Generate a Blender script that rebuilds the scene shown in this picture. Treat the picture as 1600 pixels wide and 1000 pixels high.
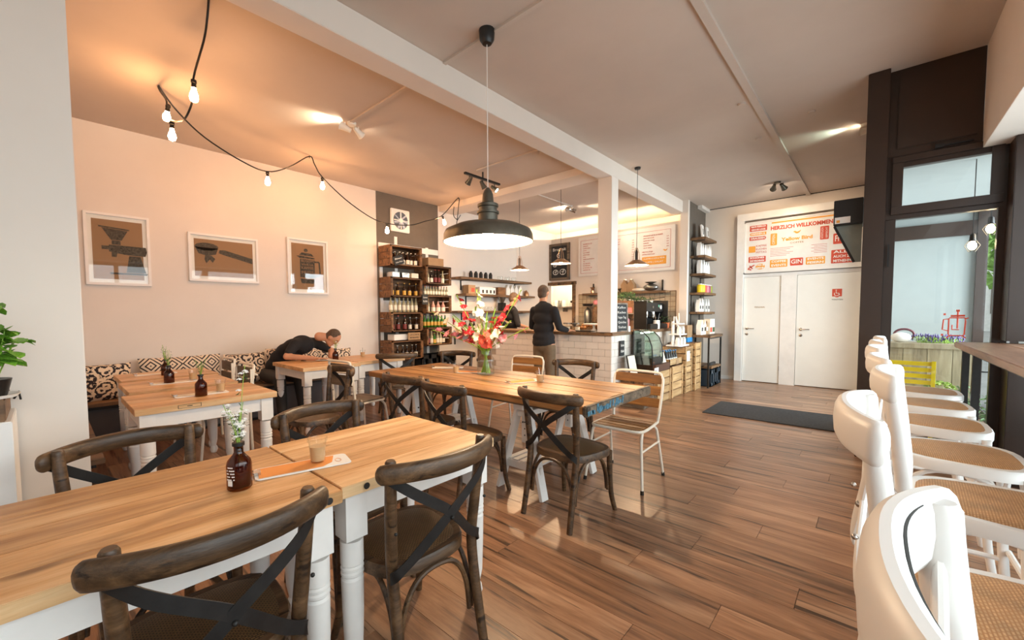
import bpy, bmesh, math, random
from mathutils import Vector, Matrix, Euler
random.seed(7)
PI=math.pi
for o in list(bpy.data.objects): bpy.data.objects.remove(o)
SC=bpy.context.scene; COL=SC.collection
# ------------------------------------------------------------------ camera
cd=bpy.data.cameras.new('camera'); cam=bpy.data.objects.new('camera',cd); COL.objects.link(cam); SC.camera=cam
cd.sensor_width=36; cd.lens=646.57*36/1600; cd.shift_x=(800-767.02)/1600; cd.shift_y=(523.08-500)/1600; cd.clip_start=.02
yaw,pit,rol=math.radians(42.8046),math.radians(-2.86378),math.radians(-.34553)
_f=Vector((-math.sin(yaw)*math.cos(pit),math.cos(yaw)*math.cos(pit),math.sin(pit)))
_r=Vector((math.cos(yaw),math.sin(yaw),0)); _u=_r.cross(_f)
_r2=math.cos(rol)*_r+math.sin(rol)*_u; _u2=_r2.cross(_f)
cam.matrix_world=Matrix(((_r2.x,_u2.x,-_f.x,0),(_r2.y,_u2.y,-_f.y,0),(_r2.z,_u2.z,-_f.z,1.35),(0,0,0,1)))
# ------------------------------------------------------------------ colour management, world, lights
SC.view_settings.view_transform='Standard'; SC.view_settings.look='None'; SC.view_settings.gamma=1
SC.view_settings.exposure=0.48
SC.view_settings.use_curve_mapping=False
SC.cycles.max_bounces=8; SC.cycles.diffuse_bounces=5; SC.cycles.transparent_max_bounces=16; SC.cycles.sample_clamp_indirect=6
W=bpy.data.worlds.new('world'); SC.world=W; W.use_nodes=True
wb=W.node_tree.nodes['Background']; wb.inputs[0].default_value=(.86,.95,1,1); wb.inputs[1].default_value=1.5
def light(name,kind,loc,power,col,rot=None,target=None,**k):
    ld=bpy.data.lights.new(name,kind); ld.energy=power; ld.color=col
    for a,b in k.items(): setattr(ld,a,b)
    o=bpy.data.objects.new(name,ld); COL.objects.link(o); o.location=loc
    if rot: o.rotation_euler=rot
    if target: o.rotation_euler=(Vector(target)-Vector(loc)).to_track_quat('-Z','Y').to_euler()
    return o
WARM=(1,.62,.30); SOFT=(1,.78,.54); DAY=(.86,.95,1)
light('daylight_bar_window','AREA',(1.35,2.3,1.6),105,DAY,rot=(0,PI/2,0),shape='RECTANGLE',size=2.2,size_y=5.4)
light('daylight_entrance','AREA',(1.75,7.3,1.7),150,DAY,rot=(0,PI/2,0),shape='RECTANGLE',size=2.2,size_y=3.4,spread=2.1)
light('fill_front','AREA',(-2.8,-2.35,1.9),16,(.95,.95,.92),rot=(-PI/2,0,0),shape='RECTANGLE',size=5.5,size_y=2)  # soft area lamp added behind the camera; the back wall has no window
# ------------------------------------------------------------------ helpers
def lin(c):
    return tuple(((x/12.92) if x<=.04045 else ((x+.055)/1.055)**2.4) for x in c)
def hx(h): return lin(tuple(int(h[i:i+2],16)/255 for i in (0,2,4)))
class MB:
    def __init__(s): s.v=[];s.f=[];s.M=Matrix.Identity(4)
    def add(s,vs,fs):
        n=len(s.v)
        for p in vs: s.v.append(tuple(s.M@Vector(p)))
        for f in fs: s.f.append(tuple(i+n for i in f))
        return s
    def box(s,c,d,rz=0,R=None):
        x,y,z=d[0]/2,d[1]/2,d[2]/2
        m=Matrix.Translation(c)@(R.to_4x4() if R else Matrix.Rotation(rz,4,'Z'))
        vs=[m@Vector(p) for p in ((-x,-y,-z),(x,-y,-z),(x,y,-z),(-x,y,-z),(-x,-y,z),(x,-y,z),(x,y,z),(-x,y,z))]
        return s.add(vs,[(0,3,2,1),(4,5,6,7),(0,1,5,4),(1,2,6,5),(2,3,7,6),(3,0,4,7)])
    def b2(s,a,b): # box by corners
        return s.box([(a[i]+b[i])/2 for i in range(3)],[abs(b[i]-a[i]) for i in range(3)])
    def bar(s,a,b,w,h,up=(0,0,1)):
        a=Vector(a);b=Vector(b);d=b-a;L=d.length;d.normalize();u=Vector(up)
        if abs(d.dot(u))>.98:u=Vector((0,1,0))
        x=d.cross(u).normalized();u=x.cross(d)
        vs=[]
        for t in (a,b):
            for i,j in ((-1,-1),(1,-1),(1,1),(-1,1)): vs.append(t+x*(w/2*i)+u*(h/2*j))
        return s.add(vs,[(3,2,1,0),(4,5,6,7),(0,1,5,4),(1,2,6,5),(2,3,7,6),(3,0,4,7)])
    def sweep(s,pts,prof,up=(0,0,1),cap=True,closed=False,follow=False):
        """prof(i,t)->list of 2D (side,up) points"""
        P=[Vector(p) for p in pts];n=len(P);rings=[];u=Vector(up)
        for i in range(n):
            if closed: d=P[(i+1)%n]-P[i-1]
            else: d=P[min(i+1,n-1)]-P[max(i-1,0)]
            d.normalize()
            if follow and rings: uu=prev-d*prev.dot(d)
            else:
                uu=u-d*u.dot(d)
                if uu.length<1e-3: uu=Vector((0,1,0))-d*d.y
            if uu.length<1e-4: uu=Vector((1,0,0))-d*d.x
            uu.normalize();prev=uu;x=d.cross(uu)
            rings.append([P[i]+x*a+uu*b for a,b in prof(i,i/max(n-1,1))])
        k=len(rings[0]);vs=[p for r in rings for p in r];fs=[]
        for i in range(n if closed else n-1):
            j=(i+1)%n
            for q in range(k): fs.append((i*k+q,i*k+(q+1)%k,j*k+(q+1)%k,j*k+q))
        if cap and not closed: fs+= [tuple(range(k-1,-1,-1)),tuple((n-1)*k+q for q in range(k))]
        return s.add(vs,fs)
    def tube(s,pts,r,n=8,cap=True,closed=False,ry=None,up=None):
        def pr(i,t):
            a=r[i] if isinstance(r,(list,tuple)) else (r(t) if callable(r) else r)
            b=a if ry is None else ry
            return [(a*math.cos(2*PI*k/n),b*math.sin(2*PI*k/n)) for k in range(n)]
        return s.sweep(pts,pr,up=up or (0,0,1),cap=cap,closed=closed,follow=up is None)
    def lathe(s,prof,n=16,c=(0,0,0),sx=1,sy=1,cap=True):
        vs=[];fs=[];m=len(prof)
        for r,z in prof:
            for k in range(n): vs.append((c[0]+sx*r*math.cos(2*PI*k/n),c[1]+sy*r*math.sin(2*PI*k/n),c[2]+z))
        for i in range(m-1):
            for k in range(n): fs.append((i*n+k,i*n+(k+1)%n,(i+1)*n+(k+1)%n,(i+1)*n+k))
        if cap and prof[0][0]>1e-5: fs.append(tuple(range(n-1,-1,-1)))
        if cap and prof[-1][0]>1e-5: fs.append(tuple((m-1)*n+k for k in range(n)))
        return s.add(vs,fs)
    def ball(s,c,r,n=10,m=7,R=None):
        if not isinstance(r,(tuple,list)): r=(r,r,r)
        vs=[];fs=[]
        for i in range(m+1):
            a=PI*i/m
            for k in range(n):
                p=Vector((r[0]*math.sin(a)*math.cos(2*PI*k/n),r[1]*math.sin(a)*math.sin(2*PI*k/n),-r[2]*math.cos(a)))
                if R: p=R@p
                vs.append(p+Vector(c))
        for i in range(m):
            for k in range(n): fs.append((i*n+k,i*n+(k+1)%n,(i+1)*n+(k+1)%n,(i+1)*n+k))
        return s.add(vs,fs)
    def prism(s,pts,z0,z1):
        n=len(pts)
        vs=[(x,y,z0) for x,y in pts]+[(x,y,z1) for x,y in pts]
        return s.add(vs,[tuple(range(n-1,-1,-1)),tuple(range(n,2*n))]+[(i,(i+1)%n,n+(i+1)%n,n+i) for i in range(n)])
def smooth_path(pts,sub=5,closed=False):
    P=[Vector(p) for p in pts];n=len(P);out=[]
    for i in range(n if closed else n-1):
        p0=P[(i-1)%n] if closed else P[max(i-1,0)];p1=P[i];p2=P[(i+1)%n];p3=P[(i+2)%n] if closed else P[min(i+2,n-1)]
        for k in range(sub):
            t=k/sub
            out.append(.5*((2*p1)+(-p0+p2)*t+(2*p0-5*p1+4*p2-p3)*t*t+(-p0+3*p1-3*p2+p3)*t*t*t))
    if not closed: out.append(P[-1])
    return out
def rrect(w,d,r,n=4,cx=0,cy=0):
    out=[]
    for (sx,sy,a0) in ((1,1,0),(-1,1,PI/2),(-1,-1,PI),(1,-1,1.5*PI)):
        for k in range(n+1):
            a=a0+PI/2*k/n; out.append((cx+sx*(w/2-r)+r*math.cos(a),cy+sy*(d/2-r)+r*math.sin(a)))
    return out
def mesh_of(name,mb,m,ang=.7,bev=0):
    me=bpy.data.meshes.new(name); me.from_pydata(mb.v,[],mb.f)
    bm=bmesh.new(); bm.from_mesh(me)
    bmesh.ops.remove_doubles(bm,verts=bm.verts,dist=1e-5)
    bmesh.ops.recalc_face_normals(bm,faces=bm.faces)
    if bev:
        es=[e for e in bm.edges if len(e.link_faces)==2 and e.calc_face_angle(0)>.6]
        bmesh.ops.bevel(bm,geom=es,offset=bev,segments=2,affect='EDGES',clamp_overlap=True)
    bm.to_mesh(me);bm.free()
    me.polygons.foreach_set('use_smooth',[True]*len(me.polygons)); me.set_sharp_from_angle(angle=ang)
    if m: me.materials.append(m)
    return me
def P(name,mb,m,parent=None,label=None,ang=.7,bev=0,loc=None,rot=None,kind=None):
    o=bpy.data.objects.new(name,mesh_of(name,mb,m,ang,bev)); COL.objects.link(o)
    if parent: o.parent=parent
    if label: o['label']=label
    if kind: o['kind']=kind
    if loc: o.location=loc
    if rot: o.rotation_euler=rot
    return o
def tag(o,label,cat,group=None):
    o['label']=label;o['category']=cat
    if group:o['group']=group
    return o
def T(name,label,cat,loc=(0,0,0),rz=0,group=None,rot=None):
    o=bpy.data.objects.new(name,None); COL.objects.link(o); o.location=loc; o.rotation_euler=rot or (0,0,rz); o.empty_display_size=.1
    return tag(o,label,cat,group)
def S(name,mb,m,parent=None,bev=0,ang=.7):
    return P(name,mb,m,parent,kind=None if parent else 'structure',bev=bev,ang=ang)
KIDS={}
def kids(o):
    return [c for c in bpy.data.objects if c.parent==o]
def dup(o,loc=None,rz=None,label=None,group=None,parent=None,rot=None,_k=None):
    if _k is None:
        _k={}
        for c in bpy.data.objects:
            if c.parent: _k.setdefault(c.parent.name,[]).append(c)
    c=o.copy(); COL.objects.link(c)
    if parent is not None: c.parent=parent; c.matrix_parent_inverse=o.matrix_parent_inverse
    for ch in _k.get(o.name,[]): dup(ch,parent=c,_k=_k)
    if loc is not None: c.location=loc
    if rz is not None: c.rotation_euler=(0,0,rz)
    if rot is not None: c.rotation_euler=rot
    if label: c['label']=label
    if group: c['group']=group
    return c
def inst(mesh_src,name,parent,loc,rot=(0,0,0),scale=None):
    o=bpy.data.objects.new(name,mesh_src.data); COL.objects.link(o); o.parent=parent; o.location=loc; o.rotation_euler=rot
    if scale: o.scale=scale
    return o
# ------------------------------------------------------------------ materials
def nm(name):
    m=bpy.data.materials.new(name); m.use_nodes=True; nt=m.node_tree; b=nt.nodes['Principled BSDF']
    return m,nt,b
def coords(nt,scale=(1,1,1),rnd=True):
    tc=nt.nodes.new('ShaderNodeTexCoord'); mp=nt.nodes.new('ShaderNodeMapping'); mp.inputs['Scale'].default_value=scale
    nt.links.new(tc.outputs['Object'],mp.inputs[0])
    if rnd:
        oi=nt.nodes.new('ShaderNodeObjectInfo'); ml=nt.nodes.new('ShaderNodeMath'); ml.operation='MULTIPLY'; ml.inputs[1].default_value=37
        nt.links.new(oi.outputs['Random'],ml.inputs[0]); cb=nt.nodes.new('ShaderNodeCombineXYZ')
        for i in range(3): nt.links.new(ml.outputs[0],cb.inputs[i])
        nt.links.new(cb.outputs[0],mp.inputs['Location'])
    return mp.outputs[0]
def noise(nt,v,scale,detail=4,rough=.6,dist=0):
    n=nt.nodes.new('ShaderNodeTexNoise'); n.inputs['Scale'].default_value=scale; n.inputs['Detail'].default_value=detail; n.inputs['Roughness'].default_value=rough; n.inputs['Distortion'].default_value=dist
    nt.links.new(v,n.inputs['Vector']); return n.outputs['Fac']
def ramp(nt,f,stops):
    r=nt.nodes.new('ShaderNodeValToRGB'); e=r.color_ramp.elements
    while len(e)<len(stops): e.new(.5)
    for i,(p,c) in enumerate(stops): e[i].position=p; e[i].color=(*c,1) if len(c)==3 else c
    nt.links.new(f,r.inputs[0]); return r.outputs[0]
def mix(nt,f,a,b,mode='MIX'):
    m=nt.nodes.new('ShaderNodeMix'); m.data_type='RGBA'; m.blend_type=mode
    for sock,val in ((m.inputs[0],f),(m.inputs[6],a),(m.inputs[7],b)):
        if hasattr(val,'is_output'): nt.links.new(val,sock)
        elif isinstance(val,(int,float)): sock.default_value=val
        else: sock.default_value=(*val,1)
    return m.outputs[2]
def bump(nt,b,h,strength=.3,dist=.01):
    n=nt.nodes.new('ShaderNodeBump'); n.inputs['Strength'].default_value=strength; n.inputs['Distance'].default_value=dist
    nt.links.new(h,n.inputs['Height']); nt.links.new(n.outputs[0],b.inputs['Normal'])
def flat(name,c,rough=.5,metal=0,var=.06,scale=6,bmp=0,spec=None):
    m,nt,b=nm(name); v=coords(nt); n=noise(nt,v,scale)
    c=hx(c) if isinstance(c,str) else c
    lo=tuple(x*(1-var*2) for x in c); hi=tuple(min(1,x*(1+var)) for x in c)
    nt.links.new(ramp(nt,n,[(.3,lo),(.7,hi)]),b.inputs['Base Color'])
    b.inputs['Roughness'].default_value=rough; b.inputs['Metallic'].default_value=metal
    if spec is not None: b.inputs['Specular IOR Level'].default_value=spec
    if bmp: bump(nt,b,noise(nt,v,scale*12),bmp,.003)
    return m
def emit(name,c,s):
    m,nt,b=nm(name); b.inputs['Base Color'].default_value=(*c,1); b.inputs['Emission Color'].default_value=(*c,1); b.inputs['Emission Strength'].default_value=s
    return m
def wood(name,dark,mid,light,axis=1,grain=18,rough=.55,knots=0,crack=0,tone=.25,bmp=.25):
    """grain runs along local axis; colour, grain lines, knots and cracks"""
    m,nt,b=nm(name); sc=[1,1,1]; sc[axis]=.09
    v=coords(nt,tuple(sc)); dark,mid,light=[hx(c) for c in (dark,mid,light)]
    g=noise(nt,v,grain,6,.65,.6); col=ramp(nt,g,[(.34,dark),(.5,mid),(.66,light)])
    f2=noise(nt,v,grain*7,3,.7); col=mix(nt,.22,col,ramp(nt,f2,[(.35,dark),(.65,light)]))
    oi=nt.nodes.new('ShaderNodeObjectInfo'); t=ramp(nt,oi.outputs['Random'],[(0,(1-tone,)*3),(1,(1+tone*.25,)*3)])
    col=mix(nt,1,col,t,'MULTIPLY')
    sk=[1,1,1]; sk[axis]=.35
    if knots:
        vk=coords(nt,tuple(sk)); vo=nt.nodes.new('ShaderNodeTexVoronoi'); vo.inputs['Scale'].default_value=knots; nt.links.new(vk,vo.inputs['Vector'])
        k=ramp(nt,vo.outputs['Distance'],[(.05,(1,1,1)),(.16,(0,0,0))]); nz=noise(nt,vk,2.3,2); kk=nt.nodes.new('ShaderNodeMath'); kk.operation='GREATER_THAN'; kk.inputs[1].default_value=.5; nt.links.new(nz,kk.inputs[0])
        mm=nt.nodes.new('ShaderNodeMath'); mm.operation='MULTIPLY'; nt.links.new(k,mm.inputs[0]); nt.links.new(kk.outputs[0],mm.inputs[1])
        m2=nt.nodes.new('ShaderNodeMath'); m2.operation='MULTIPLY'; m2.inputs[1].default_value=.6; nt.links.new(mm.outputs[0],m2.inputs[0])
        col=mix(nt,m2.outputs[0],col,tuple(x*.45 for x in dark))
    if crack:
        vc=coords(nt,tuple(.05 if i==axis else 1 for i in range(3))); cf=noise(nt,vc,crack,4,.55,.3)
        cr=ramp(nt,cf,[(.585,(0,0,0)),(.66,(.85,.85,.85))]); col=mix(nt,cr,col,tuple(x*.22 for x in dark))
    nt.links.new(col,b.inputs['Base Color']); b.inputs['Roughness'].default_value=rough
    bump(nt,b,f2,bmp,.002)
    return m
def glass(name,tint=(1,1,1),alpha=.12,rough=.02):
    m,nt,b=nm(name); nt.nodes.remove(b); out=nt.nodes['Material Output']
    tr=nt.nodes.new('ShaderNodeBsdfTransparent'); tr.inputs[0].default_value=(*tint,1)
    gl=nt.nodes.new('ShaderNodeBsdfGlossy'); gl.inputs['Roughness'].default_value=rough
    lw=nt.nodes.new('ShaderNodeLayerWeight'); lw.inputs[0].default_value=.5; fr=nt.nodes.new('ShaderNodeMath'); fr.operation='POWER'; fr.inputs[1].default_value=4; nt.links.new(lw.outputs['Facing'],fr.inputs[0])
    ad=nt.nodes.new('ShaderNodeMath'); ad.operation='MULTIPLY_ADD'; ad.inputs[1].default_value=.55; ad.inputs[2].default_value=alpha*.6
    mx=nt.nodes.new('ShaderNodeMixShader'); nt.links.new(fr.outputs[0],ad.inputs[0]); nt.links.new(ad.outputs[0],mx.inputs[0])
    nt.links.new(tr.outputs[0],mx.inputs[1]); nt.links.new(gl.outputs[0],mx.inputs[2]); nt.links.new(mx.outputs[0],out.inputs[0])
    return m
M={}
M['plaster']=flat('plaster','e6dbd0',.9,var=.02,scale=1.5,bmp=.05)
M['ceiling']=flat('ceiling_paint','cdbfb3',.95,var=.03,scale=1.2)
M['gray_paint']=flat('taupe_wall_paint','6b6258',.9,var=.04)
M['white_paint']=flat('white_paint','efeae4',.45,var=.03)
M['door_paint']=flat('door_paint','efede6',.35,var=.01)
M['frame_brown']=flat('brown_frame','33241c',.35,var=.05)
M['black']=flat('black_satin','17151400'[:6],.4,var=.1)
M['black_metal']=flat('black_metal','2a2827',.45,.4,var=.15,scale=20)
M['chrome']=flat('chrome','c9c6c2',.2,1,var=.05)
M['pine']=wood('pine_tabletop','a8733f','d9a46b','f2cd9c',axis=1,grain=8,rough=.4,knots=8,tone=.16)
M['pine_x']=wood('old_pine_slats','6d4526','96622f','b8803f',axis=0,grain=14,rough=.5,knots=6,tone=.2)
M['oldtop']=wood('rustic_tabletop','6b4526','a5713f','cd9a60',axis=0,grain=7,rough=.38,knots=5,crack=18,tone=.15)
M['oak']=wood('weathered_oak','2a1b0e','4e3722','75573a',axis=0,grain=18,rough=.42,crack=30,tone=.15,bmp=.5)
M['oakdark']=wood('dark_oak','2c1f15','4a3523','6a4e34',axis=2,grain=20,rough=.4,tone=.15,bmp=.4)
M['oakgray']=wood('grey_oak','44382c','6e5d4b','94806a',axis=0,grain=12,rough=.55,crack=10,tone=.15,bmp=.5)
M['floor']=wood('floor_plank','5c3e2b','966b4d','bb9271',axis=0,grain=7,rough=.3,crack=26,knots=3.2,tone=.2,bmp=.12)
M['crate']=wood('crate_wood','4d3220','7a5435','9d7148',axis=1,grain=15,rough=.7,crack=16,tone=.3)
M['cratelight']=wood('light_crate_wood','99744a','c79e6c','e0bd8c',axis=1,grain=10,rough=.6,knots=5,tone=.25)
M['shelfwood']=wood('shelf_wood','4f3825','7a593b','9c7650',axis=1,grain=9,rough=.6,crack=9,tone=.2)
M['barwood']=wood('bar_top_wood','6a4b38','97705a','b8957c',axis=1,grain=6,rough=.35,crack=7,tone=.1)
M['planter']=wood('planter_wood','7d705a','a89a7e','c4b79b',axis=2,grain=8,rough=.8,knots=4)
def distressed(name,c,dark,amt=.73):
    m,nt,b=nm(name); v=coords(nt); n=noise(nt,v,9,5,.7,.4)
    g=nt.nodes.new('ShaderNodeNewGeometry'); pt=ramp(nt,g.outputs['Pointiness'],[(.5,(0,0,0)),(.62,(1,1,1))])
    w=ramp(nt,n,[(amt,(0,0,0)),(amt+.03,(1,1,1))])
    nt.links.new(mix(nt,w,hx(c),hx(dark)),b.inputs['Base Color']); b.inputs['Roughness'].default_value=.4
    return m
M['stool_white']=distressed('worn_white_paint','ece8e3','4b4642',.75)
M['slat_white']=distressed('chipped_cream_enamel','eee2d0','6b5a45',.78)
def weave(name,c1,c2,s=150):
    m,nt,b=nm(name); v=coords(nt,rnd=False)
    w1=nt.nodes.new('ShaderNodeTexWave'); w1.inputs['Scale'].default_value=s/6; w1.bands_direction='DIAGONAL'; w1.inputs['Distortion'].default_value=1.2; w1.inputs['Detail'].default_value=1
    br=nt.nodes.new('ShaderNodeTexBrick'); br.inputs['Scale'].default_value=s/1.6; br.offset=.5; br.inputs['Mortar Size'].default_value=.06
    br.inputs['Color1'].default_value=(*hx(c1),1); br.inputs['Color2'].default_value=(*[x*.75 for x in hx(c1)],1); br.inputs['Mortar'].default_value=(*hx(c2),1)
    nt.links.new(v,br.inputs['Vector']); nt.links.new(v,w1.inputs['Vector'])
    n=noise(nt,v,5)
    col=mix(nt,ramp(nt,n,[(.35,(0,0,0)),(.7,(.4,.4,.4))]),br.outputs['Color'],hx(c2))
    nt.links.new(col,b.inputs['Base Color']); b.inputs['Roughness'].default_value=.45; bump(nt,b,br.outputs['Fac'],.6,-.003)
    return m
M['rattan_dark']=weave('dark_rattan','86653f','32220f',60)
M['rattan']=weave('light_rattan','deb07c','b07a48',60)
M['amber']=glass('amber_glass',(.50,.27,.07),.08); M['clear']=glass('clear_glass',(.985,.99,.985),.05); M['pane']=glass('window_glass',(.96,.98,.98),.05)
M['green_glass']=glass('green_glass',(.12,.5,.1),.06)
M['darkbottle']=flat('dark_bottle','2a1509',.12,var=.2); M['greenbottle']=flat('green_bottle','2f6b1c',.12,var=.2); M['clearbottle']=flat('clear_bottle_glass','b9ab86',.15,var=.2)
M['amberbottle']=flat('amber_bottle','3a1c08',.1,var=.1)
M['orange']=flat('orange_paper','ef9a4e',.7,var=.03); M['cream']=flat('cream_paper','efe2cc',.7,var=.03); M['paper']=flat('white_paper','f3efe8',.6,var=.02)
M['red']=flat('sign_red','d2513a',.6,var=.03); M['signorange']=flat('sign_orange','f0a640',.6,var=.03); M['signink']=flat('sign_text_red','c96450',.6,var=.02)
M['ink']=flat('dark_ink','2d2824',.7); M['chalk']=flat('chalk','e9e6df',.9); M['board']=flat('chalkboard','262626',.7,var=.15)
M['kraft']=flat('kraft_paper','a98763',.8); M['poster']=flat('poster_tan','a07b58',.75,var=.02)
M['posterink']=flat('poster_grey_ink','5a5145',.8,var=.45,scale=60)
M['leaf']=flat('leaf_green','7fb53a',.5,var=.3,scale=14); M['stem']=flat('stem_green','93b840',.5,var=.2); M['darkleaf']=flat('dark_foliage','3d5a2c',.6,var=.3,scale=12)
M['petal_red']=flat('red_petals','c22a34',.6,var=.2,scale=15); M['petal_white']=flat('cream_petals','f7e8cf',.6,var=.06,scale=15); M['petal_coral']=flat('coral_petals','e8604a',.6,var=.15,scale=15); M['petal_pink']=flat('pink_petals','e38f96',.6,var=.2,scale=15)
M['skin']=flat('skin','c58e6e',.55,var=.06); M['hair']=flat('short_brown_hair','5b4636',.8,var=.2,scale=40); M['shirt']=flat('dark_shirt','1d1a1c',.9,var=.15); M['khaki']=flat('khaki_cotton','6f5b45',.9,var=.12)
M['mat']=flat('door_mat','3b3c3f',.95,var=.2,scale=40,bmp=.5); M['red_cloth']=flat('red_fabric','9c2b24',.9,var=.1); M['blue']=flat('blue_card','2c8fd0',.5); M['yellow']=flat('yellow_paint','f2d51c',.4); M['grout']=flat('grout','b9aa9b',.9)
M['tile']=flat('glazed_tile','ece2d8',.12,var=.03,scale=3); M['steel']=flat('steel','8f8d88',.3,.9,var=.1); M['zinc']=flat('zinc_lamp','6b675c',.35,.7,var=.2); M['brass']=flat('brushed_copper','b58e6c',.3,.85)
M['lampwhite']=flat('white_enamel','f7f0e2',.4,var=.01); M['socket']=flat('black_socket','1e1a17',.5)
M['bulb']=emit('bulb_glow',(1,.50,.21),170); M['bulb_big']=emit('bulb_big_glow',(1,.76,.50),650); M['bulb_small']=emit('bulb_small_glow',(1,.68,.40),1500); M['spotglow']=emit('spot_glow',(1,.86,.66),40); M['led']=emit('led_strip',(1,.80,.50),60)
M['blue_led']=emit('blue_indicator',(.25,.45,1),6)
# ------------------------------------------------------------------ the room
XL,XR,YB,YF,CH=-6.33,1.02,-2.5,9.42,3.47
fl=S('floor',MB().b2((XL-.1,YB-.1,-.12),(XR+.1,YF+.1,-.0135)),flat('floor_base','3a2719',.9))
rr=random.Random(3)
PL={}
def plank(L):
    if L not in PL:
        PL[L]=mesh_of('floor_plank',MB().box((0,0,-.007),(L-.0018,.1935-.0014,.014)),M['floor'],bev=.0006)
    return PL[L]
def floor_planks():
    y=-.25;r=0
    while y<YF:
        x=XL+[0,-.55,-1.0,-.3,-.8][r%5]
        while x<XR:
            a=max(x,XL);b=min(x+1.6,XR)
            if b-a>.06:
                # only where the picture could show it
                if not (y<.1 and b>-0.05) and not (a>.0 and y>5.3) :
                    o=bpy.data.objects.new('floor_plank',plank(round(b-a,2))); COL.objects.link(o); o.parent=fl; o.location=((a+b)/2,y+.097,0)
            x+=1.6
        y+=.1935;r+=1
floor_planks()
P('floor_plank_far',MB().b2((XL,YB,-.014),(XR,-.25,0)),M['floor'],fl)
cl=S('ceiling',MB().b2((XL-.1,YB-.1,CH),(XR+.1,YF+.1,CH+.15)),M['ceiling'])
wl=S('wall_left',MB().b2((XL-.15,YB,0),(XL,YF,CH)),M['plaster'])
P('painted_stripe',MB().b2((XL,3.95,0),(XL+.006,5.32,CH)),M['gray_paint'],wl,label='taupe painted stripe behind the bottle crates')
S('wall_back',MB().b2((XL,YB-.15,0),(XR,YB,CH)),M['plaster'])
# far wall and its door niche
S('wall_far',MB().b2((XL,YF,0),(XR,YF+.15,CH)),M['plaster'])
S('wall_partition',MB().b2((-2.75,8.38,0),(-2.63,YF,CH)),M['gray_paint'])
S('trim_5',MB().b2((-2.76,8.3,0),(-2.62,8.38,CH)),M['plaster'])
# beams
S('beam_long',MB().b2((-2.93,YB,3.25),(-2.72,8.38,CH)),M['plaster'],bev=.004)
S('beam_cross',MB().b2((XL,5.36,3.36),(-2.93,5.78,CH)),M['plaster'],bev=.004)
S('trim_6',MB().b2((XL,5.80,3.44),(-2.93,5.84,CH)),M['white_paint'])
S('column',MB().b2((-2.93,5.42,1.08),(-2.72,5.62,3.25)),M['plaster'],bev=.004)
S('pillar',MB().b2((-3.0,-.75,0),(-2.72,.125,CH)),M['plaster'],bev=.004)
# menu wall (counter back wall, lower than the ceiling) with kitchen opening
mw=MB(); mw.b2((-5.72,8.36,0),(-5.98+.02,8.46,3.12)); 
mw=MB()
mw.b2((-5.95,8.36,2.02),(-5.10,8.46,3.12)); mw.b2((-6.33,8.36,0),(-5.95,8.46,3.12)); mw.b2((-5.10,8.36,0),(-2.76,8.46,3.12))
S('wall_menu',mw,M['plaster'])
S('trim_7',MB().prism([(-6.33,7.75),(-5.75,8.36),(-6.33,8.36)],0,3.12),M['plaster'])
k=MB(); k.bar((-5.98,8.33,0),(-5.98,8.33,2.05),.06,.06,(0,1,0)); k.bar((-5.10,8.33,0),(-5.10,8.33,2.05),.06,.06,(0,1,0)); k.bar((-6.03,8.33,2.06),(-5.05,8.33,2.06),.06,.07)
S('trim_8',k,M['shelfwood'])
# LED cove on top of the menu wall
t=T('cove_light','warm light strip hidden on top of the menu wall','light',(0,0,0)); P('strip',MB().b2((-6.1,8.50,3.03),(-2.85,8.53,3.05)),M['led'],t)
# brown-green square splashback tiles
sp=MB()
for i in range(21):
    for j in range(8):
        x=-4.98+i*.102; z=.98+j*.1
        if x<-2.85: sp.box((x+.05,8.352,z+.045),(.090,.012,.088))
o=P('splashback_tiles',sp,flat('brown_green_tile','b9a88e',.35,var=.1,scale=7),bpy.data.objects['wall_menu']); o['kind']='stuff'
P('splashback_grout',MB().b2((-4.99,8.353,.95),(-2.83,8.359,1.79)),flat('dark_grout','8d7763',.9),bpy.data.objects['wall_menu'])
# far doors with frame, white doors
YD=YF-.02
fr=MB()
fr.b2((-2.02,9.30,0),(-1.90,YF,3.119)); fr.b2((-1.29,9.34,0),(-1.05,YF,2.029)); fr.b2((-.14,9.30,0),(-.04,YF,3.119)); fr.b2((-2.02,9.30,3.12),(-.04,YF,3.25)); fr.b2((-1.9,9.36,2.03),(-.14,YF,2.09))
S('trim_1',fr,M['white_paint'])
S('baseboard_far',MB().b2((-2.62,9.395,0),(-2.02,YF,.07)),M['white_paint'])
def door(n,x0,x1,sign):
    d=P('door_%d'%n,MB().b2((x0,9.355,.012),(x1,9.40,2.025)),M['door_paint'],bev=.003); d['kind']='structure'
    h=MB(); hx_=x0+.07; h.lathe([(.026,0),(.026,.008)],14); 
    h=MB()
    for z in (1.04,.93):
        h.M=Matrix.Translation((hx_,9.355,z))@Matrix.Rotation(PI/2,4,'X'); h.lathe([(.026,0),(.026,.009),(.02,.011)],14)
    h.M=Matrix.Identity(4); h.tube([(hx_,9.35,1.04),(hx_,9.30,1.04),(hx_+.02,9.295,1.04),(hx_+.13,9.295,1.04)],.009,8)
    P('door_handle',h,M['chrome'],d,label='steel lever handle')
    g=MB(); 
    for z in (.25,1.75): g.tube([(x1+.008,9.35,z),(x1+.008,9.35,z+.09)],.009,8)
    P('hinge',g,M['chrome'],d)
    return d
d1=door(1,-1.895,-1.295,1); d2=door(2,-1.045,-.145,1)
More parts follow.
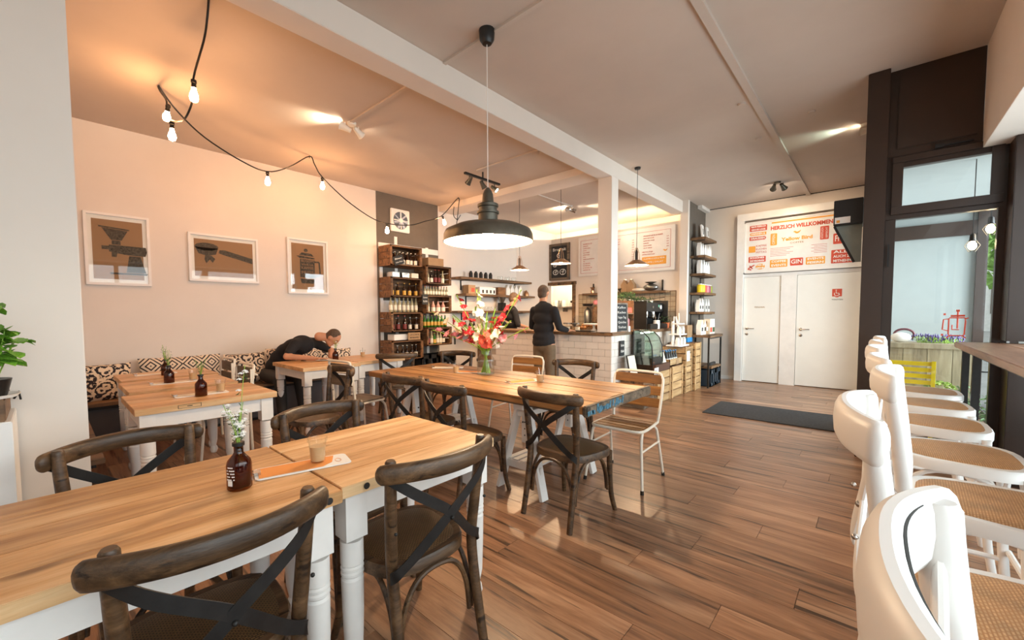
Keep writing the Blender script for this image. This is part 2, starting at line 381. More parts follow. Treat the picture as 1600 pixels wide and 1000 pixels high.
# welcome board is built with the signs. front brown post, entrance glazing
pb=M['frame_brown']
S('trim_2',MB().b2((-.10,5.10,0),(.045,5.30,CH)),pb,bev=.004)                        # big brown post
S('wall_right_upper',MB().b2((.60,YB,2.66),(XR+.12,5.2,CH)),M['plaster'],bev=.002)
S('trim_3',MB().b2((.74,4.98,1.12),(.98,5.22,2.66)).b2((.76,4.98,0),(.98,5.22,1.05)),pb,bev=.004)
# window_1 : end window plane y=5.23
w=MB(); Y0,Y1=5.20,5.27
w.b2((.045,Y0,2.721),(.60,Y1,CH))                                   # dark panel above
w.b2((.045,Y0,2.62),(.76,Y1,2.72))                                 # mullions
w.b2((.045,Y0,2.17),(.76,Y1,2.25))
w.b2((.046,Y0+.003,0),(.115,Y1-.003,2.7)); w.b2((.70,Y0+.003,0),(.779,Y1-.003,2.7)); w.b2((.05,Y0+.006,0),(.77,Y1-.006,.14))
w1=P('window_1',w,pb,bev=.003); w1['kind']='structure'
k=MB(); k.b2((.08,5.17,2.66),(.72,5.20,2.71)); k.b2((.08,5.17,2.21),(.72,5.20,2.28)); k.b2((.081,5.172,2.281),(.15,5.199,2.659)); k.b2((.65,5.172,2.281),(.719,5.199,2.659))
P('top_sash',k,pb,w1,bev=.003)
P('panel_molding',MB().b2((.10,5.185,2.78),(.57,5.20,3.40)),pb,w1,bev=.006)
P('pane',MB().b2((.15,5.215,2.28),(.65,5.221,2.66)),M['pane'],w1)
P('pane',MB().b2((.115,5.225,.14),(.70,5.231,2.17)),M['pane'],w1)
P('latch',MB().bar((.35,5.165,2.735),(.55,5.165,2.735),.02,.012).box((.36,5.16,2.735),(.05,.02,.03)),M['black_metal'],w1)
P('long_hinge',MB().bar((.075,5.165,1.75),(.075,5.165,1.95),.012,.02),M['black_metal'],w1)
# window_2: bar window along the right side
w=MB()
for y in (-2.45,-.6,1.25,3.1,4.95): w.b2((XR-.08,y-.04,0),(XR,y+.04,2.66))
w.b2((XR-.08,YB,2.58),(XR,5.2,2.66)); w.b2((XR-.08,YB,0),(XR,5.2,.12)); w.b2((XR-.08,YB,1.02),(XR,5.2,1.10))
w2=P('window_2',w,pb,bev=.003); w2['kind']='structure'
for a,b in ((-2.41,-.64),(-.56,1.21),(1.29,3.06),(3.14,4.91)):
    P('pane',MB().b2((XR-.04,a,1.10),(XR-.034,b,2.58)),M['pane'],w2)
    P('pane',MB().b2((XR-.04,a,.12),(XR-.034,b,1.02)),M['pane'],w2)
# window_3: entrance glazing at x=-.03, y 5.3..9.3
w=MB()
for y in (5.34,6.0,6.98,8.1,9.36): w.b2((-.07,y-.04,0),(0,y+.04,2.7))
w.b2((-.07,5.3,2.6),(0,YF,2.7)); w.b2((-.07,5.3,0),(0,6.0,.12)); w.b2((-.07,7,0),(0,YF,.12)); w.b2((-.07,5.3,2.7),(0,YF,CH))
w3=P('window_3',w,pb,bev=.003); w3['kind']='structure'
for a,b in ((5.38,5.96),(7.02,8.06),(8.14,9.32)): P('pane',MB().b2((-.04,a,.12),(-.034,b,2.6)),M['pane'],w3)
d3=MB(); d3.b2((-.06,6.04,.0),(-.01,6.10,2.58)); d3.b2((-.06,6.88,.0),(-.01,6.94,2.58)); d3.b2((-.06,6.04,0),(-.01,6.94,.1)); d3.b2((-.06,6.04,2.5),(-.01,6.94,2.58))
d3=P('door_3',d3,pb); d3['kind']='structure'
P('pane',MB().b2((-.038,6.1,.1),(-.032,6.88,2.5)),M['pane'],d3); P('door_handle',MB().tube([(-.07,6.16,.95),(-.11,6.16,.98),(-.11,6.16,1.4),(-.07,6.16,1.43)],.012),M['chrome'],d3)
# surface conduits on the ceiling
def conduit(n,a,b,w=.035,h=.018):
    S('trim_%d'%n,MB().bar(a,b,w,h),M['ceiling'])
conduit(9,(-.94,2.4,CH-.015),(-.93,YF,CH-.015),.062,.03)
conduit(10,(-2.72,2.38,CH-.009),(-.0,2.38,CH-.009)); conduit(11,(-4.3,2.38,CH-.009),(-2.93,2.38,CH-.009))
conduit(12,(-4.35,4.42,CH-.009),(-2.93,4.42,CH-.009)); conduit(13,(-4.45,5.84,CH-.009),(-4.45,7.1,CH-.009))
S('trim_14',MB().b2((-2.63,8.9,CH-.06),(-2.55,YF,CH)),M['white_paint'])
S('trim_15',MB().b2((-2.62,YF-.012,CH-.012),(-.0,YF,CH)),M['ink'])
for x,y in ((-1.05,4.9),(-.55,5.6),(-1.1,6.0)):
    tag(P('smoke_detector',MB().lathe([(.028,-.018),(.035,-.006),(.035,0)],14,(x,y,CH)),M['ceiling']),'small round grey sensor on the ceiling right of the long beam','detector','ceiling sensors')
# ------------------------------------------------------------------ chairs
def crossback(name,label,wm,seatm,strapm,sh=.45,th=.87,w=.5,cat='chair',stool=False,strapmat_wide=.036):
    """local: faces +y, origin on the floor under the seat"""
    t=T(name,label,cat)
    hw=w/2
    # seat ring and woven panel
    def outline(k,dx=0,n=28):
        out=[]
        for i in range(n):
            a=2*PI*i/n; c,s_=math.cos(a),math.sin(a)
            x=(abs(c)**.62)*(1 if c>0 else -1); y=(abs(s_)**.62)*(1 if s_>0 else -1)
            ww=.222+ .022*y
            out.append((x*(ww-k),y*(.208-k)))
        return out
    ro=outline(0);ri=outline(.03)
    n=len(ro);ring=MB();vs=[]
    for (pts,z) in ((ro,sh-.045),(ro,sh-.008),(outline(.006),sh),(ri,sh),(ri,sh-.03)): vs+=[(x,y,z) for x,y in pts]
    fs=[(L*n+i,L*n+(i+1)%n,(L+1)*n+(i+1)%n,(L+1)*n+i) for L in range(4) for i in range(n)]; fs.append(tuple(range(n)))
    ring.add(vs,fs); P('seat_frame',ring,wm,t)
    pan=MB(); vs=[];
    for k,z in ((.028,sh-.001),(.05,sh+.004),(.11,sh+.007)): vs+=[(x,y,z) for x,y in outline(k)]
    vs.append((0,0,sh+.008)); fs=[(L*n+i,L*n+(i+1)%n,(L+1)*n+(i+1)%n,(L+1)*n+i) for L in range(2) for i in range(n)]+[(2*n+i,2*n+(i+1)%n,3*n) for i in range(n)]
    pan.add(vs,fs); P('woven_seat',pan,seatm,t)
    # posts (rear legs) and front legs
    kx=hw-.045
    for s in (-1,1):
        q=smooth_path([(s*(kx-.015),-.29 if stool else -.275,0),(s*(kx-.02),-.235,.22*sh/.45),(s*(kx-.02),-.205,sh-.02),(s*(kx-.01),-.215,sh+.15),(s*kx,-.235,th-.08),(s*(kx+.002),-.24,th-.005)],6)
        P('rear_leg',MB().tube(q,lambda tt:.0185+.003*math.sin(PI*tt) - (.004 if tt>.985 else 0),12),wm,t)
        q=smooth_path([(s*.195,.17,sh-.03),(s*.195,.175,sh*.6),(s*.20,.19,sh*.25),(s*.215,.215,0)],5)
        P('leg',MB().tube(q,lambda tt:.0195-.004*tt,12),wm,t)
    # top rail: bent, on the outside of the posts
    mid=-.33 if not stool else -.275
    ends=-.222 if not stool else -.215
    pts=[]
    N=30
    for i in range(N+1):
        u=math.sin(PI/2*(-1+2*i/N)); x=u*hw*1.04; y=mid+(ends-mid)*abs(u)**(2.1 if not stool else 2.4)-.012; pts.append((x,y,th-.045+.010*(1-u*u)))
    H=.034 if not stool else .046
    def pr(i,tt):
        u=abs(math.sin(PI/2*(-1+2*tt))); e=math.sqrt(max(0,1-(max(0,u-.93)/.073)**2)); h=H*e; th_=.019*max(.3,e)
        return [(th_*math.cos(a)*(1.0),h*(abs(math.sin(a))**.7)*(1 if math.sin(a)>0 else -1)) for a in [2*PI*k/14 for k in range(14)]]
    P('top_rail',MB().sweep(pts,pr,up=(0,0,1)),wm,t)
    bolts=MB()
    # crossing straps behind
    for s in (-1,1):
        d=-.004 if s>0 else 0
        st=[(s*(hw-.02),ends-.022+d,th-.055),(s*(hw-.10),mid+.035+d,th-.10-.02),(0,mid+.03+d,sh+.19),(-s*(kx*.62),-.255+d,sh+.06),(-s*(kx*.93),-.240+d,sh+.015),(-s*(kx-.004),-.20,sh-.02)]
        st=smooth_path(st,6); ww=strapmat_wide/2
        P('cross_strap',MB().sweep(st,lambda i,tt:[(-.0022,-ww),(.0022,-ww),(.0022,ww),(-.0022,ww)],up=(0,0,1)) if not stool else MB().sweep(st,lambda i,tt:[(.007*math.cos(a),ww*math.sin(a)) for a in [2*PI*k/10 for k in range(10)]],up=(0,0,1)),strapm,t)
        for (bx,by,bz) in ((s*(hw-.035),ends-.026,th-.06),(s*(kx),-.262,th-.25)): bolts.ball((bx,by,bz),.0065,8,5)
    bolts.ball((0,mid+.022,sh+.17),.008,8,5)
    P('bolts',bolts,M['black_metal'] if not stool else M['chrome'],t,kind='stuff')
    # bentwood arches under the seat
    zb=sh-.30 if not stool else sh-.34
    def arch(a,b,r=.0105):
        a=Vector(a);b=Vector(b);m=(a+b)/2; top=sh-.052
        q=[a,a.lerp(b,.04)+Vector((0,0,(top-a.z)*.45)),a.lerp(b,.16)+Vector((0,0,(top-a.z)*.82)),a.lerp(b,.35)+Vector((0,0,(top-a.z))),a.lerp(b,.65)+Vector((0,0,(top-a.z))),a.lerp(b,.84)+Vector((0,0,(top-a.z)*.82)),a.lerp(b,.96)+Vector((0,0,(top-a.z)*.45)),b]
        P('arched_brace',MB().tube(smooth_path(q,3),r,8),wm,t)
    for s in (-1,1): arch((s*.18,-.205,zb),(s*.185,.165,zb))
    arch((-.17,.175,zb),(.17,.175,zb)); arch((-.165,-.21,zb),(.165,-.21,zb))
    if stool:
        for z,ys in ((.26,.2),(.30,-.24)): P('foot_rail',MB().tube([(-.2,ys,z),(.2,ys,z)],.012,8),wm,t)
        for s in (-1,1): P('foot_rail',MB().tube([(s*.19,-.24,.22),(s*.2,.19,.22)],.012,8),wm,t)
    return t
chair0=crossback('crossback_chair','',M['oak'],M['rattan_dark'],M['black_metal'])
def wood_vertical_fix(): pass
CH_=[((-1.40,.28),90,'oak cross-back chair nearest the camera, back turned, at the bottle end of the front tables'),
((-1.40,.98),88,'oak cross-back chair on the aisle side, back turned, at the free table end'),
((-1.96,.26),-80,'weathered oak cross-back chair beside the white pillar, facing the front pine table'),
((-1.90,1.01),-84,'weathered oak cross-back chair behind the latte glass, on the far side of the front tables'),
((-1.50,2.42),-4,'dark cross-back chair standing in the aisle at the blue-edged corner of the trestle table'),
((-2.83,2.22),4,'dark cross-back chair at the near left corner of the trestle table'),
((-2.25,2.18),-4,'dark cross-back chair at the near middle of the trestle table, beside the white trestle leg'),
((-2.24,3.50),188,'cross-back chair behind the trestle table, in front of the white tiled counter'),
((-3.91,3.45),205,'cross-back chair behind the trestle table, left of the gladiolus vase'),
((-4.66,3.16),60,'cross-back chair at the end of the wall-side tables, in front of the bottle crates'),
((-3.68,1.62),176,'cross-back chair behind the nearest bench table, turned towards its edge')]
for i,((x,y),a,l) in enumerate(CH_):
    if i==0: c=chair0; c.location=(x,y,0); c.rotation_euler=(0,0,math.radians(a))
    else: c=dup(chair0,(x,y,0),math.radians(a))
    c['label']=l; c['group']='wooden cross-back chairs'
# bar stools, white
st0=crossback('bar_stool','',M['stool_white'],M['rattan'],M['stool_white'],sh=.73,th=1.14,w=.43,cat='bar stool',stool=True,strapmat_wide=.04)
SY=[.51,1.29,2.06,2.72,3.40,4.06,4.70]
SL=['white cross-back bar stool nearest the camera, its worn curved back filling the corner','second white rattan bar stool from the camera at the window bar','third white rattan bar stool from the camera at the window bar','fourth of the seven white rattan bar stools from the camera','fifth white rattan bar stool from the camera at the window bar','sixth white rattan bar stool, last but one towards the brown post','white rattan bar stool at the far end, beside the big brown post']
for i,y in enumerate(SY):
    c=st0 if i==0 else dup(st0)
    c.location=([.30,.24,.30,.28,.27,.28,.30][i],y,0); c.rotation_euler=(0,0,math.radians(-90+[0,2,-3,1,-2,3,0][i])); c['label']=SL[i]; c['group']='white bar stools at the window bar'
_w=MB(); _pp=[]
for i in range(17):
    u=-.62+1.15*i/16; _pp.append((u*.215*1.04,-.275+(-.215+.275)*abs(u)**2.4-.012+.0135,1.14-.045+.010*(1-u*u)+.036))
_w.tube(_pp,lambda tt:.0015*math.sin(PI*min(max(tt,.03),.97))+.0006,5); P('wear_mark',_w,flat('bare_dark_wood','3c3935',.9),st0,label='dark worn line along the painted back rail')
# white metal chairs with wooden slats
def slat_chair(narrow=False):
    t=T('slatted_metal_chair','','chair')
    e=M['slat_white']; r=.0115; sh=.45
    back=smooth_path([(-.19,-.20,sh),(-.2,-.225,sh+.12),(-.21,-.26,sh+.32),(-.195,-.27,sh+.37),(-.15,-.275,sh+.40),(.15,-.275,sh+.40),(.195,-.27,sh+.37),(.21,-.26,sh+.32),(.2,-.225,sh+.12),(.19,-.20,sh)],4)
    seat=smooth_path([(-.19,-.20,sh),(-.205,0,sh),(-.205,.15,sh),(-.16,.2,sh),(0,.205,sh),(.16,.2,sh),(.205,.15,sh),(.205,0,sh),(.19,-.20,sh)],4)
    P('back_frame',MB().tube(back,r,10),e,t); P('seat_frame',MB().tube(seat,r,10),e,t)
    for s in (-1,1):
        P('leg',MB().tube(smooth_path([(s*.19,.13,sh-.01),(s*.2,.17,sh-.04),(s*.205,.19,sh-.12),(s*.235,.24,.0)],4),r*.95,8),e,t)
        P('leg',MB().tube(smooth_path([(s*.19,-.1,sh-.01),(s*.2,-.14,sh-.04),(s*.205,-.17,sh-.12),(s*.225,-.25,.0)],4),r*.95,8),e,t)
        P('brace',MB().tube([(s*.21,.2,.30),(s*.21,-.185,.30)],.008,6),e,t)
        P('foot_cap',MB().tube([(s*.235,.24,0),(s*.233,.237,.03)],.0135,8),M['black'],t); P('foot_cap',MB().tube([(s*.225,-.25,0),(s*.223,-.246,.03)],.0135,8),M['black'],t)
    for i in range(5): P('seat_slat',MB().box((0,-.15+i*.077,sh+.006),(.385,.068,.014)),M['pine_x'],t,bev=.003)
    for i,(z,y) in enumerate(((sh+.15,-.236),(sh+.25,-.25),(sh+.345,-.262))): P('back_slat',MB().box((0,y,z),(.40,.014,.075),R=Matrix.Rotation(.12,3,'X')),M['pine_x'],t,bev=.004)
    return t
sc0=slat_chair()
SCs=[((-1.47,3.20),182,'white tubular chair with brown wooden slats at the aisle end of the trestle table'),
((-2.95,3.60),188,'white tubular chair behind the trestle table, left of the wooden cross-back one'),
((-2.62,2.62),170,'white tubular chair tucked below the trestle table, only its thin frame showing')]
SCs=SCs[:2]
for i,((x,y),a,l) in enumerate(SCs):
    c=sc0 if i==0 else dup(sc0); c.location=(x,y,0); c.rotation_euler=(0,0,math.radians(a)); c['label']=l; c['group']='white tubular slatted chairs'
# white flat-bar school-type chair with two-board back (at the wall tables)
def bistro():
    t=T('bistro_chair','','chair'); e=M['slat_white']; sh=.45
    for s in (-1,1):
        P('back_post',MB().tube(smooth_path([(s*.185,-.2,.0),(s*.18,-.19,sh),(s*.18,-.215,.70),(s*.175,-.235,.84),(s*.15,-.24,.875),(0,-.24,.88)],4),.0125,8),e,t)
        P('side_plate',MB().box((s*.18,-.215,.74),(.012,.03,.2)),e,t,bev=.002)
        P('leg',MB().tube(smooth_path([(s*.10,.18,sh-.02),(s*.17,.19,sh-.06),(s*.19,.2,sh-.14),(s*.215,.24,0)],4),.011,8),e,t)
    P('back_hoop',MB().tube(smooth_path([(-.175,-.222,.80),(-.16,-.27,.775),(0,-.285,.77),(.16,-.27,.775),(.175,-.222,.80)],4),.009,8),e,t)
    P('back_board',MB().box((0,-.222,.80),(.345,.016,.10)),M['oakgray'],t,bev=.004); P('back_board',MB().box((0,-.212,.68),(.345,.016,.11)),M['oakgray'],t,bev=.004)
    P('seat_board',MB().prism(rrect(.39,.38,.05),sh-.005,sh+.012),M['oakgray'],t,bev=.003)
    P('seat_rim',MB().tube([(x,y,sh-.01) for x,y in rrect(.395,.385,.05)],.010,8,closed=True),e,t)
    return t
b0=bistro()
BS=[((-4.03,2.27),8,'cream metal chair with grey boards, its back to the camera, at the guest table'),
((-4.50,1.10),184,'front one of two low-backed cream metal chairs at the end of the bench tables'),
((-5.22,1.14),182,'rear one of two low-backed cream metal chairs at the end of the bench tables')]
for i,((x,y),a,l) in enumerate(BS):
    c=b0 if i==0 else dup(b0); c.location=(x,y,0); c.rotation_euler=(0,0,math.radians(a)); c['label']=l; c['group']='cream metal bistro chairs'
# ------------------------------------------------------------------ tables
def turned_leg(h):
    return [(.0,0),(.024,.002),(.034,.03),(.03,.055),(.022,.07),(.024,.085),(.033,.13),(.038,h*.5),(.04,h*.72),(.033,h*.735),(.041,h*.75),(.041,h*.765),(.034,h*.775),(.041,h*.785),(.041,h*.80),(.034,h*.81),(.041,h*.822),(.041,h*.98),(0,h*.98)]
def pine_table(label,x0,x1,y0,y1,h=.765,planks='y',group='pine tables with white turned legs',rz=0,nplank=5,boxmark=None,topm=None):
    t=T('pine_table',label,'table',((x0+x1)/2,(y0+y1)/2,0),rz,group)
    w,d=x1-x0,y1-y0; tt=.042
    top=topm or M['pine']
    if planks=='y':
        pw=w/nplank
        m0=P('tabletop_plank',MB().box((0,0,h-tt/2),(pw-.0012,d,tt)),top,t,bev=.002,loc=(-w/2+pw/2,0,0))
        for i in range(1,nplank): inst(m0,'tabletop_plank',t,(-w/2+pw*(i+.5),0,0))
    else:
        pw=d/nplank
        m0=P('tabletop_plank',MB().box((0,0,h-tt/2),(pw-.0012,w,tt)),top,t,bev=.002,loc=(0,-d/2+pw/2,0),rot=(0,0,PI/2))
        for i in range(1,nplank): inst(m0,'tabletop_plank',t,(0,-d/2+pw*(i+.5),0),(0,0,PI/2))
    wp=M['white_paint']; az=h-tt; ah=.095; lx,ly=w/2-.065,d/2-.065
    for s in (-1,1):
        P('apron',MB().box((s*(lx+.02),0,az-ah/2),(.02,2*ly,ah)),wp,t); P('apron',MB().box((0,s*(ly+.02),az-ah/2),(2*lx,.02,ah)),wp,t)
    leg=None
    for sx in (-1,1):
        for sy in (-1,1):
            if leg is None:
                g=MB().box((0,0,az-.085),(.082,.082,.17)); g.lathe(turned_leg(az-.17),18); leg=P('leg',g,wp,t,loc=(sx*lx,sy*ly,0),bev=0,ang=.5)
            else: inst(leg,'leg',t,(sx*lx,sy*ly,0))
    return t
tA=pine_table('front pine table with the amber flower bottle, running out of the frame at left',-1.975,-1.285,-.20,.655,rz=.0)
tB=pine_table('front pine table with the clipboard and latte glass, end nearest the aisle',-1.975,-1.305,.663,1.425,rz=.0)
P('burnt_mark',MB().b2((.3452,-.0,.735),(.3456,.12,.737)).b2((.3452,0,.758),(.3456,.12,.760)).b2((.3452,0,.735),(.3456,.003,.76)).b2((.3452,.117,.735),(.3456,.12,.76)),M['ink'],tA,label='burnt rectangular stamp on the table edge')
P('bolt_head',MB().lathe([(0,0),(.011,.001),(.012,.003)],12),M['ink'],tA,loc=(.346,.38,.745),rot=(0,PI/2,0)); P('bolt_head',MB().lathe([(0,0),(.011,.001),(.012,.003)],12),M['ink'],tB,loc=(.336,-.29,.745),rot=(0,PI/2,0))
t1=pine_table('nearest of the three small pine tables along the cushioned bench',-4.02,-3.36,.36,1.20,planks='y',rz=0)
t2=pine_table('middle one of the three small pine tables along the cushioned bench',-4.83,-4.16,.42,1.16,planks='y')
t3=pine_table('farthest of the three small pine tables, next to the bench cushions',-5.57,-4.93,.45,1.20,planks='y')
P('burnt_mark',MB().b2((.3306,-.20,.735),(.331,-.07,.737)).b2((.3306,-.20,.757),(.331,-.07,.759)).b2((.3306,-.2,.735),(.331,-.197,.759)).b2((.3306,-.073,.735),(.331,-.07,.759)).b2((.3306,-.15,.745),(.331,-.12,.750)),M['ink'],t1)
t4=pine_table('pine table of the leaning guest by the left wall',-5.50,-4.60,1.92,2.62,planks='y')
t5=pine_table('pine table at the wall next to the leaning guest, in front of the bottle crates',-5.50,-4.70,2.64,3.34,planks='y')
# trestle table
t=T('trestle_table','long rustic wooden trestle table with worn blue-edged top and white trestles','table',(-2.58,2.76,0))
r2=random.Random(5)
for i in range(5):
    pw=.98/5; y=-.49+pw*(i+.5); L=2.52+r2.uniform(-.03,.03)
    P('tabletop_plank',MB().box((r2.uniform(-.01,.01),0,.74),(L,pw-.003,.052)),M['oldtop'],t,bev=.005,loc=(0,y,0),rot=(r2.uniform(-.004,.004),0,0))
P('end_board',MB().box((1.275,0,.737),(.035,1.0,.07)),M['oakgray'],t,bev=.008,label='grey weathered end board with flaking paint')
pb_=MB()
for i in range(14):
    y=-.48+i*.036+r2.uniform(-.01,.01); pb_.box((1.2935,y,.737+r2.uniform(-.012,.012)),(.003,r2.uniform(.02,.045),r2.uniform(.02,.05)),R=Matrix.Rotation(r2.uniform(-.3,.3),3,'X'))
P('blue_paint_flakes',pb_,flat('flaking_blue_paint','4f7d93',.8,var=.3,scale=50),t,label='flaking light blue paint')
P('underside_rail',MB().box((0,-.40,.70),(2.3,.05,.03)).box((0,.40,.70),(2.3,.05,.03)),M['oakgray'],t)
def trestle(x):
    wp=M['white_paint']
    P('trestle_beam',MB().box((x,0,.675),(.09,.80,.07)).box((x,0,.60),(.085,.70,.04)),wp,t,bev=.003)
    for sy in (-1,1):
        for sx in (-1,1): P('trestle_leg',MB().bar((x+sx*.045,sy*.33,.64),(x+sx*.21,sy*.36,0),.075,.032,(0,1,0)).v and MB().bar((x+sx*.045,sy*.33,.64),(x+sx*.21,sy*.36,0),.028,.075,(0,1,0)),wp,t,bev=.002)
        g=MB().box((x,sy*.30,.52),(.062,.03,.30)); P('height_post',g,wp,t,bev=.002)
        h=MB()
        for k in range(4): h.M=Matrix.Translation((x,sy*.30-.0155,.43+k*.05))@Matrix.Rotation(PI/2,4,'X'); h.lathe([(.006,0),(.006,.001)],8)
        P('peg_holes',h,M['ink'],t,kind='stuff')
        P('shelf_rail',MB().box((x,sy*.35,.205),(.36,.022,.05)),wp,t)
    for k in range(5): P('shelf_slat',MB().box((x-.13+k*.065,0,.235),(.045,.70,.012)),wp,t)
trestle(.66); trestle(-.72)
# ------------------------------------------------------------------ benches with cushions
t=T('wall_bench','long wooden bench seat with grey front along the left wall','bench',(0,0,0))
for i in range(2): P('seat_board',MB().b2((-6.30+i*.245,-.3,.42),(-6.06+i*.245,3.8,.455)),M['shelfwood'],t,bev=.004)
for i in range(3): P('front_panel',MB().b2((-5.88,-.3+i*1.37,.03),(-5.86,1.05+i*1.37,.42)),flat('grey_panel','59575a',.7) if i==0 else bpy.data.materials['grey_panel'],t)
P('frame_rail',MB().b2((-5.86,-.3,.39),(-5.83,3.8,.42)).b2((-5.86,-.3,.0),(-5.83,3.8,.03)),M['black_metal'],t)
t=T('corner_bench','short wooden bench across the niche behind the white pillar','bench',(0,0,0))
for i in range(2): P('seat_board',MB().b2((-5.80,-.42+i*.33,.42),(-3.55,-.10+i*.33,.455)),M['shelfwood'],t,bev=.004)
P('front_panel',MB().b2((-5.80,.14,.03),(-3.6,.16,.42)),bpy.data.materials['grey_panel'],t); P('frame_rail',MB().b2((-5.8,.16,.39),(-3.6,.19,.42)),M['black_metal'],t)
def cushion_mat(name,kind):
    m,nt,b=nm(name); tc=nt.nodes.new('ShaderNodeTexCoord'); v=tc.outputs['Object']; cream=hx('e2cdb4'); dk=hx('2b2328')
    mp=nt.nodes.new('ShaderNodeMapping'); nt.links.new(v,mp.inputs[0])
    if kind=='diamond':
        sx=nt.nodes.new('ShaderNodeSeparateXYZ'); nt.links.new(v,sx.inputs[0])
        def fold(s,k,off=0):
            a=nt.nodes.new('ShaderNodeMath');a.operation='MULTIPLY_ADD';a.inputs[1].default_value=k;a.inputs[2].default_value=off;nt.links.new(s,a.inputs[0])
            p=nt.nodes.new('ShaderNodeMath');p.operation='PINGPONG';p.inputs[1].default_value=.5;nt.links.new(a.outputs[0],p.inputs[0]);return p.outputs[0]
        a=nt.nodes.new('ShaderNodeMath');a.operation='ADD';nt.links.new(fold(sx.outputs[1],5),a.inputs[0]);nt.links.new(fold(sx.outputs[2],5),a.inputs[1])
        q=nt.nodes.new('ShaderNodeMath');q.operation='MULTIPLY';q.inputs[1].default_value=4.2;nt.links.new(a.outputs[0],q.inputs[0])
        fr=nt.nodes.new('ShaderNodeMath');fr.operation='FRACT';nt.links.new(q.outputs[0],fr.inputs[0])
        col=ramp(nt,fr.outputs[0],[(.0,dk),(.36,dk),(.40,cream),(1,cream)])
    else:
        vo=nt.nodes.new('ShaderNodeTexVoronoi'); vo.inputs['Scale'].default_value=9; nt.links.new(v,vo.inputs['Vector'])
        q=nt.nodes.new('ShaderNodeMath');q.operation='MULTIPLY';q.inputs[1].default_value=6;nt.links.new(vo.outputs['Distance'],q.inputs[0]); s=nt.nodes.new('ShaderNodeMath');s.operation='SINE';
        q2=nt.nodes.new('ShaderNodeMath');q2.operation='MULTIPLY';q2.inputs[1].default_value=3.1;nt.links.new(q.outputs[0],q2.inputs[0]);nt.links.new(q2.outputs[0],s.inputs[0])
        n=noise(nt,v,34,3,.6,.8); ad=nt.nodes.new('ShaderNodeMath');ad.operation='MULTIPLY_ADD';ad.inputs[1].default_value=.16;nt.links.new(s.outputs[0],ad.inputs[0]);nt.links.new(n,ad.inputs[2])
        col=ramp(nt,ad.outputs[0],[(.50,cream),(.54,dk)])
    nt.links.new(col,b.inputs['Base Color']); b.inputs['Roughness'].default_value=.95
    return m
CM={'floral':cushion_mat('floral_print','floral'),'diamond':cushion_mat('diamond_print','diamond')}
def cushion_mesh(w,h,th=.13,n=12):
    mb=MB();vs=[];fs=[]
    for side in (1,-1):
        for i in range(n+1):
            for j in range(n+1):
                u=-1+2*i/n;v=-1+2*j/n
                e=(1-u**4)*(1-v**4); pinch=1-.06*(1-abs(u))*(v*v)-.0
                vs.append((side*th/2*(max(e,0)**.45),u*w/2*(1-.07*(1-v*v)*0+ .0-.05*(1-v*v)*(abs(u)**3)),v*h/2*(1-.05*(1-u*u)*(abs(v)**3))))
    N=(n+1)**2
    for s in (0,1):
        for i in range(n):
            for j in range(n):
                a=s*N+i*(n+1)+j; q=(a,a+1,a+n+2,a+n+1); fs.append(q if s else q[::-1])
    return mb.add(vs,fs)
def cushion(label,kind,loc,w,h,tilt=.28,rz=0):
    o=P('cushion',cushion_mesh(w,h),CM[kind]); o.location=loc; o.rotation_euler=Euler((0,-tilt,rz)); tag(o,label,'cushion','patterned cushions on the wall bench')
cushion('dark floral cushion at the corner end of the wall bench, standing beside the pillar','floral',(-6.07,.42,.64),.46,.40,rz=.05)
cushion('narrow folded floral cushion wedged sideways in the bench corner','floral',(-5.98,.06,.62),.4,.36,rz=.8)
cushion('long diamond-patterned cushion behind the farthest small bench table','diamond',(-6.15,1.12,.665),.82,.40,.18)
cushion('floral cushion leaning beside the diamond-patterned one, its seam towards the tables','floral',(-6.07,1.80,.66),.50,.40,.3,.06)
cushion('floral cushion with round medallion next to the leaning guest','floral',(-6.07,2.30,.68),.50,.44,.3,-.05)
cushion('small diamond cushion half hidden behind the leaning guest','diamond',(-6.10,2.62,.66),.34,.38,.25)
cushion('low floral cushion behind the small bottle on the guest\'s table','floral',(-6.12,3.05,.66),.55,.34,.2)
o=P('red_cushion',cushion_mesh(.5,.38,.1),M['red_cloth'],loc=(-5.98,3.52,.51),rot=(0,PI/2,0)); tag(o,'flat red seat cushion on the bench below the bottle crates','cushion')
# ------------------------------------------------------------------ window bar
t=T('bar_counter','long wooden bar top along the right window with black metal legs','bar counter',(0,0,0))
for i in range(2): P('bar_plank',MB().b2((.49+i*.235,-2.3,1.055),(.723+i*.235-.0 ,5.1,1.10)),M['barwood'],t,bev=.005)
P('support_rail',MB().b2((.53,-2.3,1.03),(.56,5.08,1.055)).b2((.87,-2.3,1.03),(.90,5.08,1.055)),M['black_metal'],t)
for y in (5.03,4.55,2.9,1.3,-.5): P('leg',MB().b2((.53,y-.02,0),(.57,y+.02,1.03)),M['black_metal'],t); P('leg',MB().b2((.86,y-.02,0),(.90,y+.02,1.03)),M['black_metal'],t)
